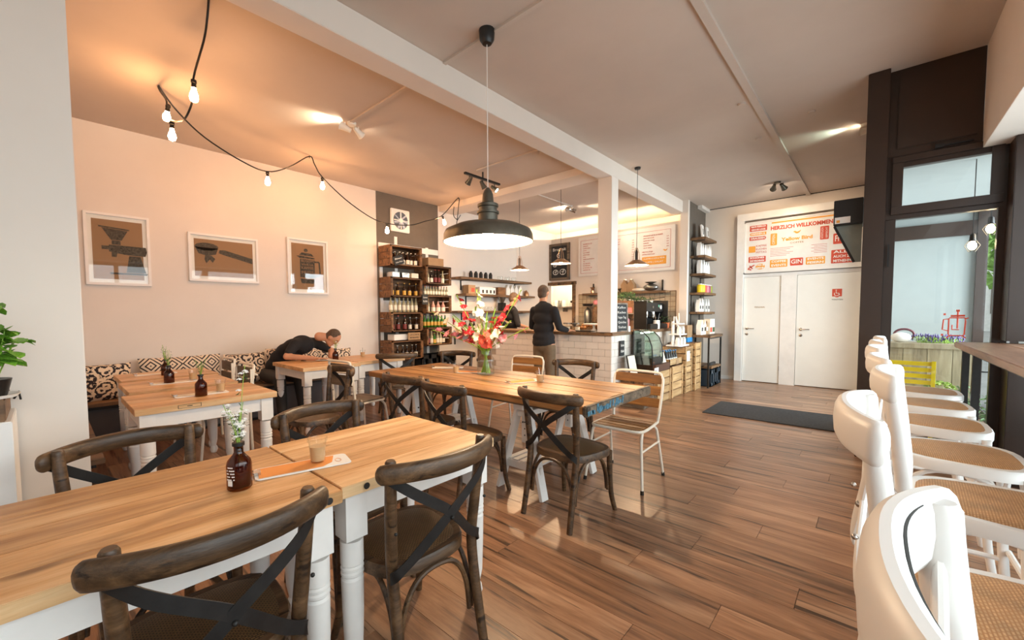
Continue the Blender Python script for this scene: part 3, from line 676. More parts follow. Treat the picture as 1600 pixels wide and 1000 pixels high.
# ------------------------------------------------------------------ text helper
def text(parent,name,s,at,h,mat_,face='-y',width=None,label=None,align='CENTER',ex=.0012,rotz=0,bold=0):
    cu=bpy.data.curves.new('t','FONT'); cu.body=s; cu.size=h/.7; cu.align_x=align; cu.align_y='CENTER'; cu.extrude=ex; cu.offset=bold; cu.resolution_u=2
    tmp=bpy.data.objects.new('t',cu); COL.objects.link(tmp); bpy.context.view_layer.update()
    me=bpy.data.meshes.new_from_object(tmp.evaluated_get(bpy.context.evaluated_depsgraph_get())); bpy.data.objects.remove(tmp); bpy.data.curves.remove(cu)
    me.materials.clear(); me.materials.append(mat_)
    o=bpy.data.objects.new(name,me); COL.objects.link(o); o.parent=parent; o.location=at
    r={'-y':Matrix.Rotation(PI/2,3,'X'),'+x':Matrix.Rotation(PI/2,3,'Z')@Matrix.Rotation(PI/2,3,'X'),'up':Matrix.Identity(3),'-x':Matrix.Rotation(-PI/2,3,'Z')@Matrix.Rotation(PI/2,3,'X')}[face]
    r=r@Matrix.Rotation(rotz,3,'Z'); o.rotation_euler=r.to_euler()
    if width:
        xs=[v.co.x for v in me.vertices]; wd=max(xs)-min(xs)
        if wd>1e-4: o.scale=(width/wd,1,1)
    if label:o['label']=label
    return o
# ------------------------------------------------------------------ counter with glazed bricks
t=T('tiled_counter','long L-shaped bar counter clad in white glazed bricks with wooden top','counter')
ctr=MB(); ctr.b2((-5.05,5.445,0),(-2.725,6.0,1.03)); ctr.b2((-3.3,6.0,0),(-2.725,8.3,1.03)); P('body',ctr,M['grout'],t)
tm=mesh_of('tile',MB().box((0,0,0),(.197,.014,.097)),M['tile'],bev=.004)
te=mesh_of('tile',MB().box((0,0,0),(.096,.014,.097)),M['tile'],bev=.004)
def tile(me,loc,rz):
    o=bpy.data.objects.new('tile',me); COL.objects.link(o); o.parent=t; o.location=loc; o.rotation_euler=(0,0,rz)
for r in range(10):
    z=.08+r*.1
    if z>1.0: break
    x=-2.715-(.10 if r%2 else .2); 
    if r%2: tile(te,(-2.765,5.44,z),0)
    else: x=-2.715
    x=-2.717-(.1 if r%2 else 0)
    while x-.2>-5.05: tile(tm,(x-.1,5.44,z),0); x-=.2
    y=5.433+(.1 if r%2 else 0)
    if r%2: tile(te,(-2.72,5.483,z),PI/2)
    while y+.2<7.4: tile(tm,(-2.72,y+.1,z),PI/2); y+=.2
tp=MB().b2((-5.1,5.395,1.03),(-2.68,6.05,1.075)); P('wooden_top',tp,M['shelfwood'],t,bev=.004)
P('wooden_top',MB().b2((-3.3,6.05,1.03),(-2.68,8.3,1.075)),M['shelfwood'],t,bev=.004)
P('plinth',MB().b2((-5.05,5.43,0),(-2.715,5.45,.03)).b2((-2.73,5.43,0),(-2.713,8.3,.03)),M['white_paint'],t)
# back counter along the left wall behind the bar
t=T('back_counter','low dark work counter under the wall shelves behind the bar','counter'); P('cabinet',MB().b2((-6.32,6.40,0),(-5.75,8.2,.88)),M['shelfwood'],t); P('worktop',MB().b2((-6.32,6.36,.88),(-5.72,8.2,.93)),M['black'],t,bev=.003)
# ------------------------------------------------------------------ shelves
def bracket_shelf(label,x0,x1,y0,y1,z,side,n=2,group=None,mat_=None):
    t=T('wall_shelf',label,'shelf',group=group)
    P('board',MB().b2((x0,y0,z-.045),(x1,y1,z)),mat_ or M['shelfwood'],t,bev=.004)
    for i in range(n):
        g=MB()
        if side=='x':
            y=y0+(y1-y0)*(.12+.76*i/(n-1)); g.b2((x0,y-.015,z-.055),(x1-.03,y+.015,z-.045)); g.b2((x0,y-.015,z-.25),(x0+.012,y+.015,z-.045))
        else:
            x=x0+(x1-x0)*(.08+.84*i/(n-1)); g.b2((x-.015,y0+.03,z-.055),(x+.015,y1,z-.045)); g.b2((x-.015,y1-.012,z-.055),(x+.015,y1,z+.22))
        P('bracket',g,M['black_metal'],t)
    return t
wood_y=M['shelfwood']
for z,y0,y1,l in ((2.10,5.64,7.95,'topmost long plank shelf on the left wall behind the bar'),(1.77,5.78,8.1,'second plank shelf on the left wall behind the bar, with boxes and bags'),(1.42,5.66,7.9,'third plank shelf on the left wall behind the bar, with grinders and cups'),(.98,5.66,6.3,'low plank shelf on the left wall right of the bottle crates')):
    bracket_shelf(l,XL,-6.02,y0,y1,z,'x',group='wall shelves behind the bar')
sw=wood('shelf_wood_cross','4f3825','7a593b','9c7650',axis=0,grain=9,rough=.6,crack=9,tone=.2)
bracket_shelf('plank shelf under the white menu board',-4.75,-2.95,8.10,8.35,1.79,'y',3,mat_=sw)
for i,(z,w_) in enumerate(((2.78,0),(2.44,.03),(2.10,0),(1.74,.03),(1.37,-.03))):
    bracket_shelf(['topmost','second','third','fourth','lowest'][i]+' plank shelf on the taupe wall beside the white doors',-2.63,-2.36,8.48,9.22+w_,z,'x',group='plank shelves on the taupe wall')
# rack
t=T('metal_rack','wooden topped black metal rack under the wall shelves by the doors','rack')
P('top_board',MB().b2((-2.62,8.0,.905),(-2.12,8.84,.95)),M['shelfwood'],t,bev=.004); P('middle_board',MB().b2((-2.60,8.2,.33),(-2.14,8.82,.37)),M['shelfwood'],t,bev=.003)
for x in (-2.60,-2.15):
    for y in (8.03,8.81): P('post',MB().b2((x-.013,y-.013,0),(x+.013,y+.013,.905)),M['black_metal'],t)
P('rail',MB().b2((-2.16,8.02,.88),(-2.135,8.83,.905)),M['black_metal'],t)
# ------------------------------------------------------------------ bottles
def bottle(glassm,labm,capm,h=.24,r=.031,kind='beer'):
    o=P('bottle',MB().lathe([(0,0),(r*.9,.0),(r,.006),(r,h*.52),(r*.92,h*.6),(r*.45,h*.76),(r*.38,h*.8),(r*.36,h*.965),(r*.42,h*.97),(r*.42,h),(0,h)],12),glassm)
    P('label',MB().lathe([(r*1.015,h*.14),(r*1.015,h*.46)],12),labm,o); P('cap',MB().lathe([(r*.46,h*.95),(r*.46,h*1.005),(0,h*1.008)],10),capm,o)
    return o
gold=flat('gold_label','d2a040',.5); 
BT={'brown':bottle(M['darkbottle'],M['cream'],M['cream']),'orange':bottle(M['darkbottle'],gold,gold),'green':bottle(M['greenbottle'],gold,gold,h=.22),'clear':bottle(M['clearbottle'],M['cream'],gold,h=.26),'dark':bottle(M['darkbottle'],flat('burgundy_label','7c2f2a',.5),M['red'],h=.27,r=.034),'mini':bottle(M['clearbottle'],M['cream'],M['red'],h=.17,r=.026),'pink':bottle(flat('pink_spirit','c98f7d',.2),M['cream'],M['ink'],h=.23,r=.042),'black':bottle(M['black'],M['paper'],M['blue'],h=.22,r=.03)}
_first={k:True for k in BT}
def put_bottle(k,loc,label,group,rz=0):
    if _first[k]: o=BT[k]; _first[k]=False
    else: o=dup(BT[k])
    o.location=loc; o.rotation_euler=(0,0,rz); tag(o,label,'bottle',group)
    return o
# ------------------------------------------------------------------ wooden crates, open towards +x, shared meshes
def crate(label,loc,w=.66,h=.345,d=.36,group='bottle crates on the left wall',m=None,rz=0,first=[None]):
    m=m or M['crate']
    t=T('wooden_crate',label,'crate',loc,rz,group)
    s=.012
    def slat(a,b): P('slat',MB().b2(a,b),m,t,bev=0)
    n=3
    for i in range(n):
        z0=i*h/n+.008*(i>0);z1=(i+1)*h/n
        slat((-d/2+s,-w/2,z0),(d/2-s,-w/2+s,z1)); slat((-d/2+s,w/2-s,z0),(d/2-s,w/2,z1)); slat((-d/2,-w/2,z0),(-d/2+s,w/2,z1))
        x0=-d/2+i*d/n+.008*(i>0);x1=-d/2+(i+1)*d/n
        slat((x0,-w/2+s,0),(x1,w/2-s,s)); slat((x0,-w/2+s,h-s),(x1,w/2-s,h))
    for sy in (-1,1):
        P('corner_post',MB().prism([(0,0),(.035,0),(0,sy*.035)] if sy>0 else [(0,0),(0,-.035),(.035,0)],0,h-.024).v and MB().box((d/2-.02,sy*(w/2-s-.017),h/2),(.028,.03,h-.026)),m,t)
    P('front_rim',MB().b2((d/2-.012,-w/2,0),(d/2,w/2,.028)).b2((d/2-.012,-w/2,h-.028),(d/2,w/2,h)).b2((d/2-.012,-w/2,0),(d/2,-w/2+.03,h)).b2((d/2-.012,w/2-.03,0),(d/2,w/2,h)),m,t)
    return t
CX=-6.13
rows=[(4.30,2.18,'brown','left column, topmost crate'),(4.30,1.645,'orange','left column, second crate'),(4.30,1.05,'dark','left column, third crate'),(4.30,.56,'brown','left column, lowest crate')]
rb=random.Random(11)
names_=['topmost','second','third','lowest']
for i,(y,z,k,l) in enumerate(rows):
    crate('brown slatted crate with bottles, %s in the left column'%names_[i],(CX,y,z))
    nb=[7,5,5,6][i]
    for j in range(nb):
        kk=k
        if i==2: kk='dark' if j<3 else 'brown'
        put_bottle(kk,(CX+.09-(.02 if j%2 else 0),y-.25+j*.50/(nb-1)+ (0 if nb<7 else 0),z+.012),{'brown':'brown beer bottle with pale label','orange':'brown bottle with golden label','dark':'dark bottle with burgundy label'}[kk]+', %s crate of left column'%names_[i],'bottles in the %s left crate'%names_[i],rb.uniform(-1,1))
    if i in (0,): 
        for j in range(6): put_bottle('brown',(CX-.03,y-.22+j*.09,z+.012),'brown beer bottle in the back row of the topmost left crate','back bottles in the topmost left crate')
cols2=[(5.02,1.90,'clear','topmost'),(5.02,1.365,'pink','second'),(5.02,.775,'clear','third')]
for i,(y,z,k,n_) in enumerate(cols2):
    crate('brown slatted crate with bottles, %s in the right column'%n_,(CX,y,z),w=.60,h=.34)
    if i==0: seq=['clear','brown','dark','dark','clear']
    elif i==1: seq=['clear','pink','pink','pink']
    else: seq=['dark','clear','green','clear','clear','brown']
    for j,kk in enumerate(seq):
        put_bottle(kk,(CX+.09,y-.20+j*.36/(len(seq)-1),z+.012),{'clear':'clear bottle with cream label','brown':'brown beer bottle','dark':'tall dark bottle with burgundy label','pink':'stout pink liqueur bottle','green':'green bottle with golden label'}[kk]+', %s crate of right column'%n_,'bottles in the %s right crate'%n_)
for j in range(7): put_bottle('clear',(CX+.06,4.04+j*.088,1.395),'slim clear lemonade bottle on top of the third left crate','lemonade bottles on the left crates')
for j in range(9): put_bottle('mini',(CX+.08,4.76+j*.066,1.705),'small bottle with red cap on the second right crate','small bottles on the right crates')
for j in range(7): put_bottle('green',(CX+.07,4.75+j*.083,1.115),'green bottle in the row on top of the third right crate','green bottles on the right crates')
# white backing boards, batten shelf
t=T('backing_boards','white painted boards and battens behind the bottle crates','board')
for a,b in (((-6.322,3.99,.3),(-6.312,4.05,2.6)),((-6.322,4.3,.3),(-6.311,4.36,2.74)),((-6.322,5.0,.3),(-6.311,5.06,2.62)),((-6.322,3.97,2.50),(-6.305,5.30,2.60)),((-6.322,3.99,1.9),(-6.306,4.62,1.99)),((-6.322,3.99,1.39),(-6.306,4.62,1.6))):
    P('board',MB().b2(a,b),M['white_paint'],t)
o=P('kraft_box',MB().b2((-6.28,4.85,2.24),(-6.05,5.22,2.40)),M['kraft'],bev=.003); tag(o,'plain kraft paper box on the topmost right crate','box')
for j in range(3):
    o=P('storage_tin',MB().b2((-6.2,4.05+j*.2,1.99),(-6.02,4.2+j*.2,2.08)),M['chrome'] if j<2 else M['cream'],bev=.004); tag(o,['left','middle','right'][j]+' one of three low tins on the second left crate','tin','tins between the crates')
def board_sign(label,loc,w,h,rot,lines,face='+x',mat_=None,txt=None,frame=True):
    t=T('chalkboard_sign',label,'sign',loc,rot=rot)
    P('panel',MB().box((0,0,0),(.012,w,h)),mat_ or M['board'],t,bev=.002)
    if frame: 
        g=MB()
        for s in (-1,1): g.box((0,s*w/2,0),(.02,.02,h+.02)); g.box((0,0,s*h/2),(.02,w+.02,.02))
        P('frame',g,M['oakgray'],t)
    n=len(lines)
    for i,L in enumerate(lines):
        if L: text(t,'chalk_text',L,(.0075,0,h/2-h*(i+.8)/(n+.6)),h/(n+1)*.5,txt or M['chalk'],'+x',width=w*.72)
    return t
board_sign('small black chalk card hanging tilted from the topmost left crate',(-5.935,4.12,2.27),.2,.15,(.3,0,0),['Bier','vom Fass'],frame=False)
board_sign('small black chalk card between the two crate columns',(-5.935,4.67,1.62),.13,.18,(0,0,0),['Limo','3,00'],frame=False)
board_sign('kraft paper card clipped to the lowest left crate',(-5.935,4.42,.97),.26,.13,(0,0,0),['ZUM','MITNEHMEN'],mat_=M['kraft'],txt=M['ink'],frame=False)
o=P('paper_stack',MB().b2((-6.2,4.05,.91),(-6.0,4.35,1.01)),M['paper'],bev=.004); tag(o,'white paper stack on the lowest left crate','paper')
# black beverage crates at floor
def bev_crate(label,loc,rz=0,bot=True,m=None):
    t=T('beverage_crate',label,'crate',loc,rz,'plastic drinks crates')
    w,d,h=.40,.30,.30
    P('wall',MB().b2((-d/2,-w/2,0),(-d/2+.012,w/2,h)),m or M['black'],t); P('wall',MB().b2((-d/2,-w/2,0),(d/2,-w/2+.012,h)),m or M['black'],t); P('wall',MB().b2((-d/2,w/2-.012,0),(d/2,w/2,h)),m or M['black'],t)
    P('base',MB().b2((-d/2,-w/2,0),(d/2,w/2,.012)),m or M['black'],t); g=MB().b2((d/2-.012,-w/2,.0),(d/2,w/2,.06)).b2((d/2-.012,-w/2,h-.07),(d/2,w/2,h)); g.b2((d/2-.012,-w/2,0),(d/2,-w/2+.05,h)).b2((d/2-.012,w/2-.05,0),(d/2,w/2,h)).b2((d/2-.012,-.03,0),(d/2,.03,h)); P('front_grid',g,m or M['black'],t)
    return t
for i,(y,z) in enumerate(((4.80,.0),(4.80,.31),(5.24,0),(5.24,.31))):
    bev_crate(['lower','upper'][i%2]+' black plastic drinks crate under the right bottle crates, '+['left','right'][i//2]+' stack',(-6.12,y,z))
    for j in range(4): put_bottle('black',(-6.08,y-.13+j*.085,z+.015),'black bottle with white label, %s %s dark drinks crate'%(['lower','upper'][i%2],['left','right'][i//2]),'bottles in the floor crates')
# fan
t=T('wall_fan','white square extractor fan high on the taupe stripe','fan',(XL+.006,4.42,3.03))
P('housing',MB().add([],[]).box((.02,0,0),(.04,.40,.40)),M['white_paint'],t,bev=.01)
g=MB(); g.M=Matrix.Translation((.041,0,0))@Matrix.Rotation(PI/2,4,'Y'); g.lathe([(0,0),(.15,0),(.155,.004)],28); P('dark_opening',g,flat('fan_shadow','5d6672',.3),t)
g=MB()
for k in range(7):
    a=2*PI*k/7; g.M=Matrix.Translation((.047,0,0))@Matrix.Rotation(a,4,'X')@Matrix.Translation((0,0,.09))@Matrix.Rotation(.5,4,'Z'); g.box((0,0,0),(.003,.06,.115))
P('blades',g,flat('fan_blade','b9c3d2',.3),t,kind='stuff'); g=MB(); g.M=Matrix.Translation((.043,0,0))@Matrix.Rotation(PI/2,4,'Y'); g.lathe([(.04,0),(.04,.015),(0,.018)],20); P('hub',g,M['white_paint'],t)
g=MB()
for a in (0,PI/2): g.M=Matrix.Translation((.055,0,0))@Matrix.Rotation(a,4,'X'); g.box((0,0,0),(.006,.016,.30))
P('guard_bars',g,M['white_paint'],t)
# ------------------------------------------------------------------ framed posters
def picture(label,y0,y1,z0,z1,draw):
    t=T('framed_poster',label,'picture',(XL,(y0+y1)/2,(z0+z1)/2),0,'framed posters on the left wall')
    w,h=y1-y0,z1-z0; g=MB(); f=.028
    for s in (-1,1): g.box((.018,s*(w/2-f/2),0),(.036,f,h)); g.box((.018,0,s*(h/2-f/2)),(.0355,w-.001,f))
    P('frame',g,M['white_paint'],t,bev=.003); P('mount',MB().box((.006,0,0),(.008,w-.02,h-.02)),M['paper'],t)
    P('print',MB().box((.0115,0,.0),(.002,w-.13,h-.14)),M['poster'],t)
    d=MB(); draw(d,w,h); d2=MB(); d2.v=[(.0135+.0,p[0],p[1]) for p in d.v] if False else d.v; d2.f=d.f; P('artwork',d2,M['posterink'],t,label='dark printed artwork made of small lettering')
    P('glazing',MB().box((.024,0,0),(.002,w-.05,h-.05)),M['clear'],t)
    return t
X_=.0133
def quad(d,pts): 
    n=len(pts); d.add([(X_-.0005,a,b) for a,b in pts]+[(X_+.0008,a,b) for a,b in pts],[tuple(range(n-1,-1,-1)),tuple(range(n,2*n))]+[(i,(i+1)%n,n+(i+1)%n,n+i) for i in range(n)])
def grinder(d,w,h):
    quad(d,[(-.16,.26),(.10,.24),(.10,.225),(-.16,.245)]); quad(d,[(-.135,.24),(.085,.22),(.03,.11),(-.06,.11)]); quad(d,[(-.055,.105),(.02,.105),(.02,.06),(-.055,.06)])
    quad(d,[(-.08,.055),(.24,.05),(.25,.0),(.235,-.055),(.08,-.05),(-.03,-.035),(-.08,-.02)]); quad(d,[(-.14,.04),(-.08,.04),(-.08,.0),(-.14,.0)]); quad(d,[(-.06,-.03),(-.01,-.03),(-.02,-.08),(-.06,-.08)])
    quad(d,[(.09,-.06),(.19,-.06),(.235,-.25),(.06,-.25)]); quad(d,[(-.08,-.255),(.25,-.255),(.24,-.275),(-.08,-.275)])
def filt(d,w,h):
    cx,cy=-.2,.08
    quad(d,[(cx+.13*math.cos(a),cy+.06+.05*math.sin(a)) for a in [2*PI*k/20 for k in range(20)]]); quad(d,[(cx-.125,cy+.05),(cx+.125,cy+.05),(cx+.10,cy-.03),(cx,cy-.055),(cx-.09,cy-.03)])
    quad(d,[(cx-.02,cy-.05),(cx+.05,cy-.05),(cx+.09,cy-.09),(cx+.06,cy-.14),(cx+.03,cy-.10),(cx-.01,cy-.15),(cx-.03,cy-.10)])
    quad(d,[(cx+.14,cy+.03),(cx+.20,cy+.035),(cx+.53,cy-.05),(cx+.53,cy-.12),(cx+.19,cy-.03),(cx+.13,cy-.01)])
def press(d,w,h):
    quad(d,[(-.03+.03*math.cos(a),.245+.025*math.sin(a)) for a in [2*PI*k/12 for k in range(12)]]); quad(d,[(-.13,.17),(-.09,.21),(.05,.20),(.09,.16)]); quad(d,[(-.17,.155),(-.11,.16),(.10,.14),(.10,.12),(-.12,.125)])
    quad(d,[(-.12,.115),(.10,.105),(.10,-.17),(-.12,-.16)]); quad(d,[(-.12,-.18),(.11,-.19),(.08,-.25),(-.10,-.25)])
    for a,b in (((.10,.08),(.17,.08)),((.17,.08),(.185,-.12)),((.185,-.12),(.10,-.14))):
        dx,dz=b[0]-a[0],b[1]-a[1];L=math.hypot(dx,dz);nx,nz=-dz/L*.012,dx/L*.012; quad(d,[(a[0]+nx,a[1]+nz),(b[0]+nx,b[1]+nz),(b[0]-nx,b[1]-nz),(a[0]-nx,a[1]-nz)])
p1=picture('white framed poster of an old hand coffee grinder, nearest the pillar',.33,.89,1.70,2.50,grinder)
p2=picture('white framed wide poster of a coffee filter holder, the middle one',1.26,2.06,1.79,2.40,filt)
p3=picture('white framed poster of a coffee press, the right one',2.45,3.06,1.67,2.49,press)
for s_,z_,h_ in (('BLOOM',.085,.035),('VIVA LA',.03,.03),('KAFFEE',-.02,.04),('PRESS',-.09,.045)): text(p3,'lettering',s_,(.0146,-.01,z_),h_,M['poster'],'+x',width=.18)
# ------------------------------------------------------------------ menu board
t=T('menu_board','large white menu board with red lettering high above the bar','menu board',(0,0,0))
P('panel',MB().b2((-4.98,8.325,2.19),(-2.86,8.355,3.06)),M['white_paint'],t,bev=.004)
P('border_line',MB().b2((-4.92,8.322,2.98),(-2.94,8.326,2.985)).b2((-4.92,8.322,2.25),(-2.94,8.326,2.255)).b2((-4.92,8.322,2.25),(-4.915,8.326,2.985)).b2((-2.945,8.322,2.25),(-2.94,8.326,2.985)),M['signink'],t)
cols=[(-4.86,['KAFFEE & CO','ESPRESSO','CAPPUCCINO','LATTE','FLAT WHITE','AMERICANO','CHAI','HEISSE SCHOKOLADE','TEE','MILCHKAFFEE','FILTERKAFFEE','SCHWARZER TEE','GRUENER TEE']),
(-4.18,['SAFT & LIMO','ORANGENSAFT','APFELSCHORLE','LIMONADE','WASSER STILL','WASSER','RHABARBER','EISTEE','COLA','SMOOTHIE','MOLKE','INGWER','KOKOS']),(-3.48,['FRUEHSTUECK & SUPPE','BROT MIT KAESE','SUPPE DES TAGES','QUICHE','SALAT KLEIN','SALAT GROSS'])]
for x,L in cols:
    for i,s_ in enumerate(L):
        z=2.90-i*.048; text(t,'menu_line',s_,(x,8.322,z),.020 if i else .026,M['signink'],'-y',align='LEFT')
        if i and x!=-3.48 or (i and x==-3.48): text(t,'menu_price','%d,%d0'%(2+i%4,(i*3)%10),(x+.46,8.322,z),.018,M['signink'],'-y',align='LEFT')
P('orange_box',MB().b2((-3.50,8.320,2.32),(-3.02,8.325,2.48)),M['signorange'],t)
text(t,'menu_line','FLAMMKUCHEN & MEHR',(-3.26,8.319,2.44),.03,M['paper'],'-y',width=.42); text(t,'menu_line','SUPPE | SALAT',(-3.26,8.319,2.37),.03,M['paper'],'-y',width=.36)
text(t,'menu_line','MILCH | SOJA',(-3.5,8.322,2.58),.025,M['signink'],'-y',align='LEFT'); text(t,'menu_line','EXTRA SHOT 0,50',(-3.5,8.322,2.53),.022,M['signink'],'-y',align='LEFT')
def bird(parent,at,s,m,flip=1):
    pts=[(-1,.15),(-.75,.35),(-.45,.45),(-.25,.2),(.1,.1),(.5,.25),(.95,.6),(.75,.1),(.45,-.25),(0,-.42),(-.4,-.3),(-.6,0)]
    n=len(pts); g=MB(); g.add([(flip*x*s,0,z*s) for x,z in pts]+[(flip*x*s,-.002,z*s) for x,z in pts],[tuple(range(n)),tuple(range(2*n-1,n-1,-1))]+[(i,(i+1)%n,n+(i+1)%n,n+i) for i in range(n)])
    P('bird_emblem',g,m,parent,loc=at)
bird(t,(-3.04,8.321,2.585),.045,M['signorange'])
# chalk menu in wooden frame
t=T('framed_chalkboard','chalkboard in rustic wooden frame beside the white menu board','sign',(0,0,0)); x0,x1,z0,z1=-5.78,-5.22,2.14,3.0
P('panel',MB().b2((x0,8.33,z0),(x1,8.355,z1)),M['board'],t)
for a,b in (((x0,8.315,z0),(x0+.06,8.355,z1)),((x1-.06,8.315,z0),(x1,8.355,z1)),((x0+.06,8.315,z1-.06),(x1-.06,8.355,z1)),((x0+.06,8.315,z0),(x1-.06,8.355,z0+.06))): P('frame_board',MB().b2(a,b),M['oakgray'],t,bev=.003)
text(t,'chalk_text','Brotzeit',((x0+x1)/2,8.328,2.86),.07,M['chalk'],'-y',width=.36)
g=MB()
for cx,cz,r_ in ((-5.6,2.33,.07),(-5.4,2.33,.08),(-5.5,2.72,.06),(-5.62,2.5,.05)):
    g.tube([(cx+r_*math.cos(a),8.327,cz+r_*.8*math.sin(a)) for a in [2*PI*k/16 for k in range(16)]],.007,4,closed=True); g.tube([(cx-r_*.5,8.327,cz),(cx+r_*.5,8.327,cz+.02)],.006,4); g.tube([(cx,8.327,cz-r_*.7),(cx+.02,8.327,cz+r_*.8)],.006,4)
P('chalk_drawings',g,M['chalk'],t,kind='stuff')
# ------------------------------------------------------------------ welcome board above the doors
t=T('welcome_board','white welcome board with red and orange blocks above the white doors','sign',(0,0,0)); yb=9.325
P('panel',MB().b2((-1.88,yb,2.12),(-.15,9.36,3.06)),M['white_paint'],t,bev=.004)
g=MB()
for a,b in (((-1.9,yb-.02,2.10),(-1.875,9.36,3.08)),((-.155,yb-.02,2.1),(-.13,9.36,3.08)),((-1.9,yb-.02,2.10),(-.13,9.36,2.125)),((-1.9,yb-.02,3.055),(-.13,9.36,3.08))): g.b2(a,b)
P('frame',g,M['white_paint'],t,bev=.003)
def blk(x0,x1,z0,z1,m,lines,tm=None,rot=0,shape=None):
    g=MB(); 
    if shape=='oval': g.add([],[]); n=24; cx,cz,a,b=(x0+x1)/2,(z0+z1)/2,(x1-x0)/2,(z1-z0)/2; g.prism([(cx+a*math.cos(2*PI*k/n),-(cz+b*math.sin(2*PI*k/n))) for k in range(n)],0,.003)
    elif shape=='arrow': m_=(z0+z1)/2; g.prism([(x0,-z0),(x0,-z1),(x1-.02,-z1),(x1,-m_),(x1-.02,-z0)],0,.003)
    elif shape=='arrowl': m_=(z0+z1)/2; g.prism([(x0,-m_),(x0+.02,-z1),(x1,-z1),(x1,-z0),(x0+.02,-z0)],0,.003)
    else: g.prism([(x,-z) for x,z in rrect(x1-x0,z1-z0,.012,3,(x0+x1)/2,(z0+z1)/2)],0,.003)
    o=P('colour_block',g,m,t,loc=(0,yb,0),rot=(PI/2,0,0)); o.rotation_euler=(-PI/2,0,0)
    o.location=(0,yb-.003,0)
    n=len(lines)
    for i,s_ in enumerate(x_ for x_ in lines if x_):
        if rot: text(t,'lettering',s_,(x0+(x1-x0)*(i+.5)/n,yb-.0042,(z0+z1)/2),(x1-x0)/n*.45,tm or M['paper'],'-y',rotz=rot,width=(z1-z0)*.8)
        else: text(t,'lettering',s_,((x0+x1)/2,yb-.0042,z1-(z1-z0)*(i+.5)/n),(z1-z0)/n*.55,tm or M['paper'],'-y',width=(x1-x0)*.84,bold=.0015)
R_,O_=M['red'],M['signorange']
blk(-1.81,-1.53,2.90,3.01,R_,['NACH FEIERLICH','GENUSS LOOK']); blk(-1.81,-1.54,2.82,2.875,O_,['DRINNEN &'],shape='arrowl'); blk(-1.81,-1.54,2.73,2.795,R_,['DRAUSSEN'],shape='arrow')
blk(-1.82,-1.71,2.50,2.62,O_,['']); text(t,'lettering','KAFFEE',(-1.615,yb-.002,2.615),.035,M['signink'],'-y',width=.17); text(t,'lettering','KUCHEN',(-1.615,yb-.002,2.555),.035,M['signink'],'-y',width=.17); text(t,'lettering','MITTAG',(-1.615,yb-.002,2.495),.035,M['signink'],'-y',width=.17)
blk(-1.82,-1.54,2.31,2.42,R_,['SCHÖNES','ZUM VERSCHENKEN']); blk(-1.70,-1.55,2.17,2.28,O_,['DIES &','MEHR'],shape='oval')
g=MB(); g.bar((-1.82,yb-.002,2.2),(-1.72,yb-.002,2.26),.02,.003,(0,1,0)); g.bar((-1.83,yb-.002,2.19),(-1.77,yb-.002,2.17),.02,.003,(0,1,0)); g.bar((-1.8,yb-.002,2.25),(-1.75,yb-.002,2.19),.018,.003,(0,1,0)); P('arrow_mark',g,R_,t)
P('fine_lines',MB().b2((-1.50,yb-.002,2.16),(-1.497,yb,3.02)).b2((-.60,yb-.002,2.16),(-.597,yb,2.7)),M['cream'],t)
g=MB(); g.b2((-1.46,yb-.004,3.005),(-.2,yb,3.03)); P('orange_band',g,O_,t)
text(t,'lettering','HERZLICH WILLKOMMEN',(-1.02,yb-.002,2.915),.066,R_,'-y',width=.90,bold=.004)
blk(-1.47,-1.37,2.60,2.82,O_,['OFFEN']*1,rot=PI/2); blk(-.74,-.62,2.62,2.85,R_,['KÖSTLICH','GEMISCHT'],rot=PI/2)
bird(t,(-1.07,yb-.002,2.80),.06,O_,1)
text(t,'lettering','Yellow Bird',(-1.07,yb-.002,2.69),.06,O_,'-y',width=.46,bold=.003); text(t,'lettering','COFFEE',(-1.07,yb-.002,2.615),.03,M['kraft'],'-y',width=.2)
g=MB()
for i in range(6):
    g.b2((-1.47,yb-.002,2.54-i*.028),(-1.12-.05*(i%3),yb,2.546-i*.028)); g.b2((-.86+.04*(i%2),yb-.002,2.54-i*.028),(-.64,yb,2.546-i*.028))
P('small_print',g,M['signink'],t,kind='stuff')
blk(-1.47,-1.20,2.19,2.33,O_,['COFFEE','EVENTS']); blk(-1.16,-.97,2.20,2.335,R_,['GIN']); blk(-.93,-.66,2.20,2.33,O_,['EVENTS','FEIERN']); blk(-.58,-.22,2.19,2.42,R_,['ALLES','AUCH ZUM','MITNEHMEN'])
blk(-.52,-.25,2.74,3.0,O_,['HIER','&','JETZT']); blk(-.56,-.25,2.52,2.7,R_,['FRISCH'])
# door signs
text(bpy.data.objects['door_1'],'door_lettering','PERSONAL',(-1.62,9.3535,1.45),.03,M['kraft'],'-y',width=.17)
d=bpy.data.objects['door_2']; P('wheelchair_sign',MB().b2((-.55,9.350,1.62),(-.42,9.355,1.75)).b2((-.505,9.350,1.605),(-.465,9.355,1.62)),R_,d,label='red square wheelchair sign')
g=MB(); cx,cz=-.49,1.675
g.tube([(cx+.032*math.cos(a),9.3485,cz-.012+.032*math.sin(a)) for a in [PI*.8+1.35*PI*k/14 for k in range(15)]],.005,5); g.tube([(cx-.008,9.3485,cz+.035),(cx-.006,9.3485,cz),(cx+.028,9.3485,cz),(cx+.04,9.3485,cz-.03)],.006,5); g.ball((cx-.008,9.3485,cz+.052),(.009,.003,.009),8,6); P('wheelchair_mark',g,M['paper'],d)
text(d,'door_lettering','TOILETTEN',(-.48,9.3535,1.565),.022,M['ink'],'-y',width=.15)
P('light_switch',MB().b2((-.125,9.285,1.15),(-.055,9.30,1.30)),M['white_paint'],bpy.data.objects['trim_1'],bev=.004)
